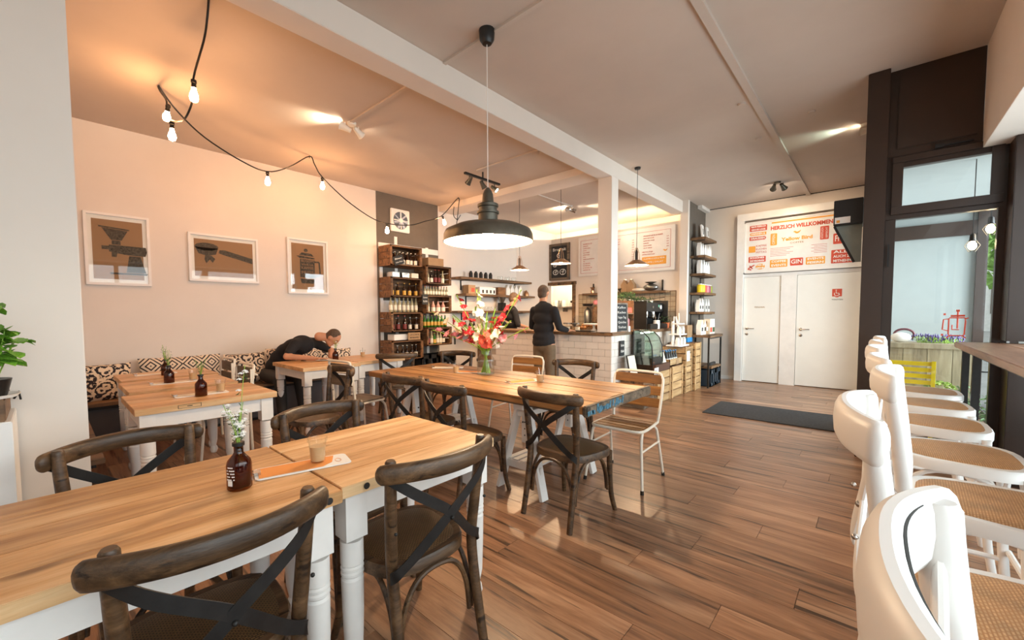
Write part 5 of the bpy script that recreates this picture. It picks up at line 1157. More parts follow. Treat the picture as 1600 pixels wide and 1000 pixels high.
# easel picture + little blackboard at the counter side
t=T('leaning_picture','pale framed picture leaning at the counter side below the little blackboard','picture',(-2.56,5.78,.41),.0); P('frame',MB().box((0,0,.17),(.015,.26,.34),R=Matrix.Rotation(-.2,3,'Y')),M['ink'],t); P('print',MB().box((.010,0,.17),(.003,.23,.31),R=Matrix.Rotation(-.2,3,'Y')),M['cream'],t)
board_sign('little blackboard hung on the white tiled counter side',(-2.69,5.72,.84),.14,.22,(0,0,0),['Kuchen','& Quiche'],frame=False)
# curved glass display
t=T('curved_display_cabinet','black countertop display cabinet with bowed glass front beside the counter','cabinet',(-2.50,6.02,.41)) if False else T('curved_display_cabinet','black countertop display cabinet with bowed glass front beside the counter','cabinet',(-2.50,6.22,.485))
prof=[(-.15,0),(.14,0),(.14,.22),(.125,.38),(.08,.50),(.0,.58),(-.08,.61),(-.15,.61)]
def sidepanel(y): 
    g=MB(); n=len(prof); g.add([(x,y,z) for x,z in prof]+[(x,y+.012,z) for x,z in prof],[tuple(range(n)),tuple(range(2*n-1,n-1,-1))]+[(i,(i+1)%n,n+(i+1)%n,n+i) for i in range(n)]); return g
cg=glass('cabinet_glass',(.80,.88,.83),.22,.04)
for yy in (-.20,.188):
    P('side_glass',sidepanel(yy),cg,t); P('edge_frame',MB().tube([(x,yy+.006,z) for x,z in prof],.009,6,closed=True),M['black'],t)
P('base',MB().b2((-.15,-.185,0),(.138,.185,.20)),M['black'],t); P('back_panel',MB().b2((-.15,-.185,.20),(-.14,.185,.60)),M['black'],t)
g=MB().sweep([(x,0,z) for x,z in prof[2:7]],lambda i,tt:[(-.186,0),(.186,0),(.186,.004),(-.186,.004)],up=(.3,0,1)); P('curved_glass',g,cg,t)
for z in (.30,.44): P('wire_shelf',MB().b2((-.14,-.18,z),(.08,.18,z+.008)),M['chrome'],t)
P('lamp_tube',MB().tube([(-.05,-.16,.57),(-.05,.16,.57)],.01,8),emit('cabinet_tube',(.85,1,.9),14),t)
# cardboard display stand with bags
t=T('tiered_card_stand','white three-tier card stand with small coffee bags on the crates','stand',(-2.48,7.42,.785))
for i,(z,w_) in enumerate(((0,.46),(.19,.34),(.37,.22))):
    P('tier',MB().prism(rrect(.26-.04*i,w_,.05),z,z+.02),M['paper'],t,loc=(0,0,0))
    for y in ([-.16,0,.16],[-.09,.09],[])[i]:
        thing('coffee_bag',bag(.04,.09,.13),M['paper'],'small white coffee bag on the %s tier of the card stand'%['bottom','middle'][i],'bag',(-2.43,7.42+y,.785+z+.02),0,'bags on the tiered stand')
P('spine',MB().box((-.08,0,.22),(.02,.10,.40)).bar((.0,-.22,.0),(-.05,-.04,.50),.015,.03).bar((.0,.22,.0),(-.05,.04,.50),.015,.03),M['paper'],t); P('handle',MB().tube([(0,.02,.38),(0,.05,.46),(0,.03,.56)],.012,8),M['cream'],t)
# ------------------------------------------------------------------ things on the counter
Zc=1.0755
t=board_sign('upright grey framed chalkboard menu standing at the column on the counter',(-2.70,5.72,1.29),.19,.40,(0,-.06,-.5),['Kaffee','Kuchen','Suppe Tag','Quiche','Salat'])
thing('card_holder',MB().box((0,0,.04),(.01,.08,.08)),M['paper'],'small white card under the upright chalkboard','card',(-2.69,5.93,Zc),-.2)
# tray and jars on the front arm
thing('dark_tray',MB().prism(rrect(.5,.3,.04),0,.018),M['black'],'flat dark tray on the front counter','tray',(-3.25,5.62,Zc))
r=random.Random(8)
for i in range(5):
    x=-3.70+i*.085; o=thing('storage_jar',MB().lathe([(0,0),(.038,0),(.04,.09),(.03,.105),(.03,.11),(0,.11)],14),M['clear'],'clear storage jar with metal lid on the front counter','jar',(x,5.60+.05*(i%2),Zc),0,'storage jars on the counter'); P('filling',MB().lathe([(0,.004),(.034,.004),(.035,.07),(0,.07)],12),M['kraft'] if i%2 else M['cream'],o); P('lid',MB().lathe([(0,.11),(.034,.11),(.034,.13),(0,.13)],12),M['steel'],o)
t=T('glass_cake_box','clear glass cake box filled with baked goods on the front counter','cake box',(-3.22,5.86,Zc))
P('base',MB().box((0,0,.01),(.62,.26,.02)),M['shelfwood'],t); g=MB()
for a in ((-.31,-.13,.31,-.125),(-.31,.125,.31,.13),(-.31,-.13,-.305,.13),(.305,-.13,.31,.13),(-.01,-.13,-.005,.13)): g.b2((a[0],a[1],.02),(a[2],a[3],.24))
P('glass_panels',g,M['clear'],t,kind='stuff'); P('glass_lid',MB().box((0,0,.245),(.63,.27,.006)),M['clear'],t)
g=MB()
for i in range(16): g.ball((-.26+.035*i,r.uniform(-.07,.07),.05+.035*(i%2)),(.035,.04,.028),8,5)
P('pastries',g,flat('pastry_brown','b5793f',.7,var=.25,scale=18),t,kind='stuff')
t=T('cake_stand','white footed cake stand at the front of the counter beside the column','cake stand',(-3.04,5.53,Zc)); P('plate',MB().lathe([(0,.105),(.15,.11),(.155,.125),(.15,.125),(0,.118)],28),M['paper'],t); P('foot',MB().lathe([(.065,0),(.05,.012),(.018,.06),(.022,.105),(0,.105)],18),M['paper'],t)
thing('teapot_lid',MB().lathe([(0,0),(.03,0),(.035,.05),(.02,.07),(.012,.09),(0,.095)],12),M['paper'],'small white ceramic jar on the glass cake box','jar',(-3.12,5.86,Zc+.25))
for i in range(5): thing('tumbler',MB().lathe([(0,0),(.028,0),(.033,.09),(.03,.09),(.025,.005),(0,.005)],14),M['clear'],'clear tumbler left of the standing man on the counter','glass',(-3.98-.075*i,5.62+.06*(i%2),Zc),0,'tumblers on the counter')
thing('dome_stack',MB().lathe([(0,0),(.07,0),(.07,.012),(.02,.02),(.02,.10),(.07,.11),(.07,.125),(0,.13)],18),M['black'],'dark two-tier etagere on the front counter near the standing man','stand',(-3.52,5.78,Zc))
# side arm: boxes, espresso machine, cups, garland
thing('orange_label_box',MB().box((0,0,.04),(.2,.34,.08)),M['petal_coral'],'coral sign board above the jars on the side counter','box',(-3.0,6.35,1.36),0,bev=.004)
t=T('grocery_rack','small wooden rack with jars on the side counter left of the espresso machine','rack',(-3.02,6.35,Zc))
for z in (0,.26): P('shelf',MB().box((0,0,z+.01),(.24,.46,.02)),M['shelfwood'],t)
for s in (-1,1): P('side',MB().box((0,s*.235,.24),(.24,.015,.48)),M['shelfwood'],t)
for i in range(5): thing('tall_jar',MB().lathe([(0,0),(.033,0),(.033,.15),(.022,.17),(0,.17)],12),[M['cream'],M['petal_pink'],M['clear']][i%3],['cream','pink','clear','cream','pink'][i]+' tall jar on the side counter rack, %s from the left'%['first','second','third','fourth','fifth'][i],'jar',(-2.98,6.18+i*.085,Zc+.021),0,'tall jars on the side counter')
t=T('espresso_machine','black espresso machine with two chrome group heads on the side counter','coffee machine',(-3.0,7.35,Zc)); bk=M['black']
P('body',MB().b2((-.24,-.42,.30),(.14,.42,.46)),bk,t,bev=.012); P('base',MB().b2((-.24,-.42,0),(.24,.42,.09)),bk,t,bev=.008); P('back_body',MB().b2((-.24,-.40,.09),(-.05,.40,.30)),bk,t); P('side_panel',MB().b2((-.24,-.44,.0),(.18,-.42,.48)),bk,t); P('side_panel',MB().b2((-.24,.42,0),(.22,.44,.50)),bk,t)
P('cup_rail',MB().tube([(-.22,-.4,.50),(.12,-.4,.50),(.12,.4,.50),(-.22,.4,.50)],.006,6),M['chrome'],t)
for y in (-.18,.12):
    P('group_head',MB().lathe([(.035,.22),(.04,.24),(.04,.30),(0,.30),(0,.22)],16,(.06,y,0)),M['chrome'],t); P('portafilter',MB().lathe([(.035,.19),(.038,.22),(0,.22)],14,(.06,y,0)).tube([(.09,y,.205),(.2,y,.19)],.012,8),M['chrome'],t); P('gauge',MB().lathe([(0,0),(.022,0),(.022,.01)],12),M['chrome'],t,loc=(.14,y+.1,.38),rot=(0,PI/2,0))
P('round_sticker',MB().lathe([(.0,0),(.04,.001)],18),M['paper'],t,loc=(.142,.30,.38),rot=(0,PI/2,0)); P('round_sticker',MB().lathe([(.0,0),(.025,.001)],14),flat('mint','6fc9a6',.5),t,loc=(.142,.20,.40),rot=(0,PI/2,0))
for i in range(6): thing('cup',MB().lathe([(0,0),(.03,0),(.036,.05),(.034,.05),(.028,.005),(0,.005)],12),M['paper'],'white cup on top of the espresso machine','cup',(-3.12+.1*(i%2),7.05+.11*i,Zc+.462),0,'cups on the espresso machine')
t=T('utensil_pot','white pot with standing utensils in front of the espresso machine','pot',(-2.80,7.30,Zc)); P('pot',MB().lathe([(0,0),(.055,0),(.055,.15),(.05,.15),(.05,.01),(0,.01)],16),M['paper'],t); P('utensils',MB().tube([(0,.01,.05),(.02,.08,.27)],.006,5).tube([(0,-.01,.05),(.0,-.07,.25)],.006,5),M['chrome'],t)
t=T('herb_pots','orange pot with small green herb beside the card stand','plant',(-2.80,7.75,Zc)); P('pot',MB().lathe([(0,0),(.05,0),(.065,.10),(.06,.10),(0,.09)],14),flat('terracotta','c0663a',.8),t)
g=MB()
for i in range(40): g.box((r.uniform(-.07,.07),r.uniform(-.09,.09),r.uniform(.10,.22)),(.03,.012,.002),R=Euler((r.uniform(-1,1),r.uniform(-1,1),r.uniform(0,6))).to_matrix())
P('herb_leaves',g,M['darkleaf'],t,kind='stuff')
g=MB()
for i in range(420): 
    y=r.uniform(5.95,7.5); g.box((-3.05+r.uniform(-.12,.12),y,1.60+.05*math.sin(y*5)+r.uniform(-.05,.05)),(.05,.012,.002),R=Euler((r.uniform(-1,1),r.uniform(-1,1),r.uniform(0,6))).to_matrix())
o=P('garland',g,M['darkleaf'],kind='stuff'); tag(o,'dark green leafy garland above the side counter','garland')
P('garland_wire',MB().tube([(-3.05,5.64,1.62),(-3.05,6.8,1.6),(-3.05,7.5,1.6),(-3.05,8.34,1.66)],.006,5),M['black'],o)
# things on shelf under the menu board
for i,x in enumerate((-3.80,-3.66)): o=thing('kraft_bag',bag(.13,.13,.24),M['kraft'],['left','right'][i]+' brown paper coffee bag on the shelf under the menu board','bag',(x,8.20,1.791),PI/2); P('bag_clip',MB().box((0,0,.24),(.02,.06,.02)),M['chrome'],o)
thing('cloth_stack',MB().ball((0,0,.03),(.14,.08,.035),14,6),M['cream'],'flat pile of folded cloths on the shelf under the menu board','cloth',(-3.50,8.16,1.79)); 
t=T('kitchen_scale','old grey kitchen scale at the right end of the shelf under the menu board','scale',(-3.27,8.20,1.79)); P('body',MB().ball((0,0,.07),(.15,.09,.07),16,8),M['steel'],t); P('pan',MB().lathe([(0,.13),(.11,.17),(.12,.175),(.10,.165),(0,.125)],20),M['zinc'],t)
thing('dark_bowl',MB().lathe([(0,0),(.04,0),(.08,.07),(.075,.07),(.035,.008),(0,.008)],16),M['zinc'],'small dark bowl on the shelf under the menu board behind the column','bowl',(-3.88,8.2,1.79)); thing('antique_grinder',MB().lathe([(0,0),(.04,0),(.04,.06),(.015,.08),(.06,.13),(.055,.13),(0,.09)],14),M['brass'],'small copper coffee mill at the left end of the shelf under the menu board','mill',(-4.55,8.2,1.79)); thing('tin_can',MB().lathe([(0,0),(.045,0),(.045,.12),(0,.12)],16),M['zinc'],'grey tin can on the shelf under the menu board','can',(-4.1,8.2,1.79))
# urns and pans left of the column
for i,(x,h,m_,l) in enumerate(((-4.62,.42,M['steel'],'tall steel coffee urn hanging left under the menu shelf'),(-4.42,.46,M['shelfwood'],'brown tall dispenser under the menu shelf'),(-4.17,.50,M['black'],'black grinder with two blue lights under the menu shelf'),(-3.90,.46,M['steel'],'tall steel flask machine next to the column'))):
    g=MB().lathe([(0,0),(.075,0),(.08,.02),(.08,h*.75),(.06,h*.85),(.03,h*.9),(0,h)],18); o=thing('coffee_urn',g,m_,l,'coffee urn',(x,8.12,1.08)); P('tap',MB().tube([(0,-.08,.08),(0,-.12,.08),(0,-.12,.05)],.01,6),M['black'],o)
    if i==2:
        for z in (.18,.33): P('indicator_light',MB().box((0,-.083,z),(.03,.006,.025)),M['blue_led'],o)
t=T('back_bar','narrow wooden back counter below the menu board','counter'); P('body',MB().b2((-4.98,7.85,0),(-3.32,8.345,1.03)),M['shelfwood'],t); P('worktop',MB().b2((-5.0,7.83,1.03),(-3.31,8.345,1.075)),M['shelfwood'],t,bev=.003)
thing('hanging_pan',MB().lathe([(0,0),(.10,0),(.12,.05),(.11,.05),(.095,.008),(0,.008)],18),M['black'],'black pan resting on the urns under the menu shelf','pan',(-4.62,8.12,1.51)); thing('pink_bag',MB().ball((0,0,.05),(.07,.05,.055),12,8),M['petal_pink'],'pink round packet on the brown dispenser','packet',(-4.42,8.12,1.54)); thing('wooden_board_top',MB().prism(rrect(.45,.16,.06),0,.03),M['shelfwood'],'light wooden board lying across the black grinder and steel flask','board',(-4.03,8.12,1.585))
thing('paper_cup_tower',MB().lathe([(0,0),(.03,0),(.035,.28),(0,.28)],14),M['paper'],'tower of white paper cups on the back counter','cups',(-3.62,8.02,1.076))
# left wall shelf things
for i in range(5): thing('house_bottle',MB().box((0,0,.05),(.05,.06,.10)).add([(-.025,-.03,.10),(.025,-.03,.10),(.025,.03,.10),(-.025,.03,.10),(-.025,0,.145),(.025,0,.145)],[(0,3,4),(1,5,2),(0,4,5,1),(3,2,5,4)]),M['ink'],'small dark house-shaped bottle in the row on the topmost bar shelf','bottle',(-6.16,6.05+i*.15,2.101),0,'house-shaped bottles on the topmost shelf')
for i in range(3): thing('glass_carafe',MB().lathe([(0,0),(.06,0),(.065,.07),(.05,.09),(.045,.09),(.055,.068),(.05,.008),(0,.008)],14).tube([(0,.06,.02),(0,.11,.03),(0,.11,.08),(0,.06,.08)],.008,5),M['clear'],'glass pot with handle on the topmost bar shelf','pot',(-6.15,6.95+i*.24,2.101),0,'glass pots on the topmost shelf')
thing('brown_carton',MB().box((0,0,.09),(.16,.2,.18)),M['kraft'],'brown carton with red print at the left of the second bar shelf','box',(-6.18,6.02,1.771),parts=(('red_print',MB().box((.081,.03,.08),(.002,.09,.08)),M['red']),))
thing('white_carton',MB().box((0,0,.075),(.16,.50,.15)),M['paper'],'long white box with dark pictograms on the second bar shelf','box',(-6.18,6.50,1.771),parts=(('pictograms',MB().box((.081,-.15,.06),(.002,.05,.07)).box((.081,-.03,.06),(.002,.05,.07)).box((.081,.09,.06),(.002,.05,.07)).box((.081,.2,.06),(.002,.05,.07)),M['ink']),))
thing('kraft_carton',MB().box((0,0,.085),(.16,.24,.17)),M['crate'],'square brown carton in the middle of the second bar shelf','box',(-6.18,6.96,1.771))
for i in range(4): thing('white_coffee_bag',bag(.07,.12,.24),M['paper'],'white coffee bag in the row on the second bar shelf','bag',(-6.16,7.2+i*.15,1.771),0,'coffee bags on the second shelf')
thing('copper_kettle',MB().lathe([(0,0),(.06,0),(.065,.05),(.04,.11),(.02,.12),(.01,.14),(0,.145)],16).tube([(0,.06,.04),(0,.11,.08),(0,.13,.13)],.007,6).tube([(0,-.05,.03),(0,-.10,.06),(0,-.08,.12),(0,-.03,.11)],.006,6),M['brass'],'copper kettle at the right end of the second bar shelf','kettle',(-6.15,7.9,1.771))
t=T('coffee_grinder','black coffee grinder with grey hopper on the third bar shelf','grinder',(-6.14,7.0,1.421)); P('body',MB().box((0,0,.09),(.14,.14,.18)),M['black'],t,bev=.01); P('hopper',MB().lathe([(.04,.18),(.10,.30),(.10,.31),(0,.31)],16),M['steel'],t)
for i in range(6): thing('hanging_glass',MB().lathe([(0,0),(.03,0),(.035,.09),(.032,.09),(.027,.006),(0,.006)],12),M['clear'],'clear glass in the row on the third bar shelf','glass',(-6.13,6.3+i*.10,1.421),0,'glasses on the third bar shelf')
for i in range(4): put_bottle('brown',(-6.15,5.76+i*.12,.985),'brown bottle on the low shelf right of the crates','bottles on the low bar shelf')
# dome of dark lamp and machines on back counter behind the barista
t=T('coffee_roaster','round black coffee roaster on the back counter behind the vase flowers','machine',(-6.0,6.9,.931)); P('drum',MB().ball((0,0,.22),(.15,.17,.19),18,10),M['black'],t); P('foot',MB().lathe([(0,0),(.12,0),(.08,.05),(.0,.06)],16),M['black'],t)
# lace napkin / fabric on bench under trestle table : folded blankets on the near bench
# ------------------------------------------------------------------ kitchen behind the opening
kt=MB(); kt.b2((-6.33,9.30,0),(-2.9,9.33,3.1)); S('wall_kitchen',kt,M['tile'])
k=T('kitchen_shelf','bright steel wall shelf inside the kitchen opening','shelf',(0,0,0)); P('board',MB().b2((-6.2,9.05,1.5),(-5.0,9.30,1.53)),M['steel'],k); P('bracket',MB().b2((-5.9,9.1,1.4),(-5.88,9.3,1.5)).b2((-5.3,9.1,1.4),(-5.28,9.3,1.5)),M['steel'],k)
thing('kitchen_device',MB().box((0,0,.10),(.22,.2,.2)),M['paper'],'white kitchen device with black knob on the steel shelf','device',(-5.62,9.17,1.531),bev=.01,parts=(('knob',MB().ball((.0,-.105,.12),.03,10,6),M['black']),))
for i in range(4): thing('steel_jug',MB().lathe([(0,0),(.045,0),(.045,.15),(.03,.17),(0,.17)],12),M['steel'] if i%2 else M['paper'],'jug in the row on the kitchen steel shelf','jug',(-6.15+.12*i if i<3 else -5.35,9.17,1.531),0,'jugs on the kitchen shelf')
light('kitchen_lamp','POINT',(-5.6,8.9,2.6),20,(1,.95,.85),shadow_soft_size=.12)
S('trim_16',MB().b2((-6.2,8.75,2.9),(-4.5,8.95,2.93)),M['white_paint'])
# ------------------------------------------------------------------ air curtain box and tilted pane at the entrance post
t=T('entrance_box','black box with white label fixed to the brown post','box',(-.215,5.28,2.31)); P('housing',MB().b2((-.105,0,-.12),(.11,.26,.12)),M['black'],t,bev=.004); P('label_plate',MB().b2((-.095,-.003,-.105),(.02,.0,-.045)),M['paper'],t); P('orange_spot',MB().box((-.07,-.004,-.085),(.025,.002,.025)),M['signorange'],t)
t=T('tilted_pane','tilted open glass pane with dark frame below the black box','window pane',(-.215,5.34,2.19)); P('pane',MB().add([(-.10,0,0),(.105,0,0),(.105,0,-.36),(.055,0,-.36),(-.10,.008,0),(.105,.008,0),(.105,.008,-.36),(.055,.008,-.36)],[(0,1,2,3),(7,6,5,4),(0,4,5,1),(1,5,6,2),(2,6,7,3),(3,7,4,0)]),flat('pane_grey_green','8e9c98',.15),t); P('frame_edge',MB().bar((-.10,0,0),(.055,0,-.36),.012,.02),M['black'],t)
# ------------------------------------------------------------------ people
def remeshed(name,mb,m,parent,vox=.012,sm=6,label=None):
    me=bpy.data.meshes.new('tmp'); me.from_pydata(mb.v,[],mb.f); o=bpy.data.objects.new('tmp',me); COL.objects.link(o)
    rm=o.modifiers.new('r','REMESH'); rm.mode='VOXEL'; rm.voxel_size=vox; s_=o.modifiers.new('s','SMOOTH'); s_.iterations=sm; s_.factor=.5
    dg=bpy.context.evaluated_depsgraph_get(); dg.update(); me2=bpy.data.meshes.new_from_object(o.evaluated_get(dg)); bpy.data.objects.remove(o)
    me2.materials.clear(); me2.materials.append(m); me2.polygons.foreach_set('use_smooth',[True]*len(me2.polygons))
    q=bpy.data.objects.new(name,me2); COL.objects.link(q); q.parent=parent
    if label:q['label']=label
    return q
def limb(g,pts,rad,n=12):
    P_=[Vector(p) for p in pts]
    for i in range(len(P_)-1):
        a,b=P_[i],P_[i+1]; g.tube([a,a.lerp(b,.5),b],[rad[i],(rad[i]+rad[i+1])/2*1.03,rad[i+1]],n)
    for p,r_ in zip(P_,rad): g.ball(p,r_*1.0,12,8)
def hand(g,wrist,d,up,side,curl=.5):
    w=Vector(wrist); d=Vector(d).normalized(); up=Vector(up); s=d.cross(up).normalized()*side; up=s.cross(d)*side
    R3=Matrix((s,d,up)).transposed(); c=w+d*.05; g.ball(c,(.040,.052,.017),12,8,R=R3)
    for k,(off,L) in enumerate(((-.028,.062),(-.010,.075),(.009,.080),(.027,.07))):
        b=c+s*(-off)+d*.038; m_=b+d*L*.5-up*L*.12*curl*2; e=m_+d*L*.42-up*L*.35*curl*2; g.tube([b,m_,e],[.0095,.009,.0078],8); g.ball(e,.0078,8,5)
    b=c+s*.030-d*.02; m_=b+s*.026+d*.018; e=m_+s*.006+d*.030-up*.008; g.tube([b,m_,e],[.011,.0105,.009],8); g.ball(e,.009,8,5)
def head(g,c,fwd,up):
    c=Vector(c); f=Vector(fwd).normalized(); u=Vector(up); s=f.cross(u).normalized(); u=s.cross(f); R3=Matrix((s,f,u)).transposed()
    g.ball(c+u*.02,(.077,.096,.098),18,14,R=R3); g.ball(c+f*.022-u*.055,(.056,.062,.062),14,10,R=R3); g.ball(c+f*.062-u*.092,(.03,.026,.022),10,7,R=R3)
    g.ball(c+f*.098-u*.02,(.012,.018,.02),8,6,R=R3); g.ball(c+f*.092+u*.012,(.010,.014,.025),8,6,R=R3)
    for q in (-1,1): g.ball(c+s*q*.079-u*.012,(.009,.02,.032),8,6,R=R3)
    return R3,s,f,u
def face(parent,c,fwd,up):
    c=Vector(c); f=Vector(fwd).normalized(); u=Vector(up); s=f.cross(u).normalized(); u=s.cross(f)
    for q in (-1,1):
        P('eye',MB().ball(c+f*.083+s*q*.032+u*.008,(.011,.011,.009),10,7),M['paper'],parent); P('pupil',MB().ball(c+f*.091+s*q*.033+u*.008,.005,8,5),M['ink'],parent)
        P('eyebrow',MB().bar(c+f*.089+s*q*.015+u*.032,c+f*.080+s*q*.048+u*.034,.005,.007),M['hair'],parent)
    P('mouth',MB().bar(c+f*.090-s*.022-u*.058,c+f*.090+s*.022-u*.058,.006,.008),flat('lips','9c5b4c',.6) if 'lips' not in bpy.data.materials else bpy.data.materials['lips'],parent)
def hair(parent,c,fwd,up,m,full=1.0):
    c=Vector(c); f=Vector(fwd).normalized(); u=Vector(up); s=f.cross(u).normalized(); u=s.cross(f); R3=Matrix((s,f,u)).transposed()
    g=MB(); g.ball(c+u*.030-f*.012,(.081,.094,.094),18,12,R=R3); g.ball(c-f*.035-u*.02,(.070,.066,.075),14,10,R=R3)
    remeshed('hair',g,m,parent,.010,3)
# standing man, seen from behind, at the counter
px,py=-3.55,5.0
t=T('person','standing man in dark long-sleeved shirt and khaki trousers, back turned, at the tiled counter','person',(px,py,0))
def A(*p): return tuple(p)
b=MB(); hc=(-.06,.05,1.655); hf=(-.1,1,-.12); up_=(0,0,1)
head(b,hc,hf,up_); limb(b,[(-.045,.02,1.56),(-.03,0,1.46)],[.054,.062]); 
for z,rx,ry in ((1.40,.165,.095),(1.28,.17,.115),(1.14,.155,.11),(1.0,.16,.112),(.92,.165,.115)): b.ball((-.02,0,z),(rx,ry,.11),18,10)
sh=[(.165,0,1.40),(.24,.02,1.15),(.27,.20,1.105)]; sl=[(-.195,0,1.40),(-.27,.05,1.16),(-.16,.24,1.125)]
limb(b,sh,[.052,.040,.028]); limb(b,sl,[.052,.040,.028]); hand(b,sh[2],(.2,1,-.05),(0,0,1),1,.2); hand(b,sl[2],(.3,1,-.03),(0,0,1),-1,.2)
for s in (-1,1): limb(b,[(s*.09-.01,0,.90),(s*.10-.01,.01,.50),(s*.105-.01,-.01,.09)],[.085,.058,.04]); b.ball((s*.105-.01,.05,.045),(.042,.11,.04),12,8)
remeshed('body',b,M['skin'],t,.012,4)
g=MB(); 
for z,rx,ry in ((1.41,.172,.102),(1.28,.182,.128),(1.14,.172,.128),(1.0,.18,.136),(.93,.186,.14)): g.ball((-.02,0,z),(rx,ry,.115),18,10)
limb(g,sh[:2]+[Vector(sh[1]).lerp(Vector(sh[2]),.85)],[.064,.052,.040]); limb(g,sl[:2]+[Vector(sl[1]).lerp(Vector(sl[2]),.85)],[.064,.052,.040]); limb(g,[(-.035,0,1.49),(-.03,0,1.44)],[.066,.09]); remeshed('shirt',g,M['shirt'],t,.013,5)
g=MB(); g.ball((-.015,0,.89),(.174,.126,.13),16,10)
for s in (-1,1): limb(g,[(s*.085-.01,0,.86),(s*.10-.01,.01,.50),(s*.105-.01,-.01,.10)],[.100,.075,.062])
remeshed('trousers',g,M['khaki'],t,.014,4)
for s in (-1,1):
    g=MB(); g.ball((s*.105-.01,.05,.045),(.052,.135,.045),14,8); g.b2((s*.105-.055,-.07,0),(s*.105+.035,.17,.02)); remeshed('shoe',g,M['black'],t,.012,3)
hair(t,hc,hf,up_,M['hair']); face(t,hc,hf,up_)
# barista behind the counter, half hidden by the flowers
t=T('person','person in dark top working behind the counter, half hidden by the gladioli','person',(-5.35,6.42,0),-.5); hc=(0,.03,1.66); hf=(.1,1,-.35)
b=MB(); head(b,hc,hf,up_); limb(b,[(0,.0,1.57),(0,-.02,1.46)],[.052,.06])
for z,rx,ry in ((1.40,.16,.095),(1.28,.165,.115),(1.14,.15,.11),(1.0,.155,.112),(.92,.16,.115)): b.ball((0,-.02,z),(rx,ry,.11),18,10)
sh=[(.18,-.02,1.40),(.25,.02,1.14),(.16,.26,1.08)]; sl=[(-.18,-.02,1.40),(-.25,.02,1.14),(-.14,.28,1.08)]
limb(b,sh,[.05,.038,.027]); limb(b,sl,[.05,.038,.027]); hand(b,sh[2],(-.2,1,0),(0,0,1),1,.4); hand(b,sl[2],(.2,1,0),(0,0,1),-1,.4)
for s in (-1,1): limb(b,[(s*.09,0,.90),(s*.10,.01,.50),(s*.105,-.01,.09)],[.08,.056,.04]); b.ball((s*.105,.05,.045),(.042,.11,.04),12,8)
remeshed('body',b,M['skin'],t,.013,4); g=MB()
for z,rx,ry in ((1.41,.168,.102),(1.28,.178,.128),(1.14,.165,.124),(1.0,.17,.128),(.93,.175,.13)): g.ball((0,-.02,z),(rx,ry,.115),18,10)
limb(g,sh[:2],[.064,.056]); limb(g,sl[:2],[.064,.056]); remeshed('shirt',g,M['shirt'],t,.013,5)
g=MB(); g.ball((0,0,.88),(.17,.126,.12),16,10)
for s in (-1,1): limb(g,[(s*.085,0,.86),(s*.10,.01,.50),(s*.105,-.01,.10)],[.098,.074,.062])
remeshed('trousers',g,M['shirt'],t,.014,4)
for s in (-1,1): g=MB(); g.ball((s*.105,.05,.045),(.05,.13,.045),14,8); remeshed('shoe',g,M['black'],t,.012,3)
hair(t,hc,hf,up_,M['hair']); face(t,hc,hf,up_)
# guest leaning over the table from the bench
t=T('person','guest in dark top on the wall bench, bent low over the table on folded arms','person',(0,0,0)); b=MB()
hip=Vector((-5.92,2.08,.555)); ch=Vector((-5.62,2.34,.955)); nk=Vector((-5.50,2.52,1.06)); hc=Vector((-5.40,2.66,1.045)); hf=Vector((.45,.35,-.75)); hu=Vector((.45,.55,.6))
head(b,hc,hf,hu); limb(b,[nk,nk.lerp(hc,.5)],[.062,.055])
for f in (0,.2,.4,.6,.8,1):
    c=hip.lerp(ch,f)+Vector((-.05,-.02,.06))*math.sin(PI*f); b.ball(c,(.145,.14,.12),16,10)
s1=[ch+Vector((.13,-.14,.02)),Vector((-5.42,2.06,.83)),Vector((-5.20,2.32,.80))]; s2=[ch+Vector((-.02,.17,.02)),Vector((-5.60,2.74,.85)),Vector((-5.36,2.60,.80))]
limb(b,[ch,s1[0]],[.10,.06]); limb(b,[ch,s2[0]],[.10,.06]); limb(b,s1,[.054,.042,.029]); limb(b,s2,[.054,.042,.029]); hand(b,s1[2],(.5,.8,-.02),(0,0,1),1,.15); hand(b,s2[2],(.9,-.3,-.02),(0,0,1),-1,.15)
for s in (-1,1): limb(b,[hip+Vector((.02,s*.09,-.02)),Vector((-5.50,2.12+s*.12,.54)),Vector((-5.42,2.12+s*.13,.10))],[.085,.06,.04]); b.ball((-5.37,2.12+s*.13,.045),(.11,.042,.04),12,8)
remeshed('body',b,M['skin'],t,.012,4); g=MB()
for f in (0,.2,.4,.6,.8,1):
    c=hip.lerp(ch,f)+Vector((-.05,-.02,.06))*math.sin(PI*f); g.ball(c,(.158,.152,.13),16,10)
for s_ in (s1,s2): limb(g,[ch,s_[0],s_[0].lerp(s_[1],.75)],[.112,.07,.056])
remeshed('shirt',g,M['shirt'],t,.013,5); g=MB(); g.ball(hip+Vector((0,0,.0)),(.15,.165,.10),16,10)
for s in (-1,1): limb(g,[hip+Vector((.02,s*.09,-.0)),Vector((-5.50,2.12+s*.12,.54)),Vector((-5.42,2.12+s*.13,.12))],[.098,.074,.058])
remeshed('trousers',g,M['ink'],t,.014,4)
for s in (-1,1): g=MB(); g.ball((-5.36,2.12+s*.13,.05),(.13,.05,.045),14,8); remeshed('shoe',g,M['black'],t,.012,3)
hair(t,hc,hf,hu,M['hair']); face(t,hc,hf,hu)
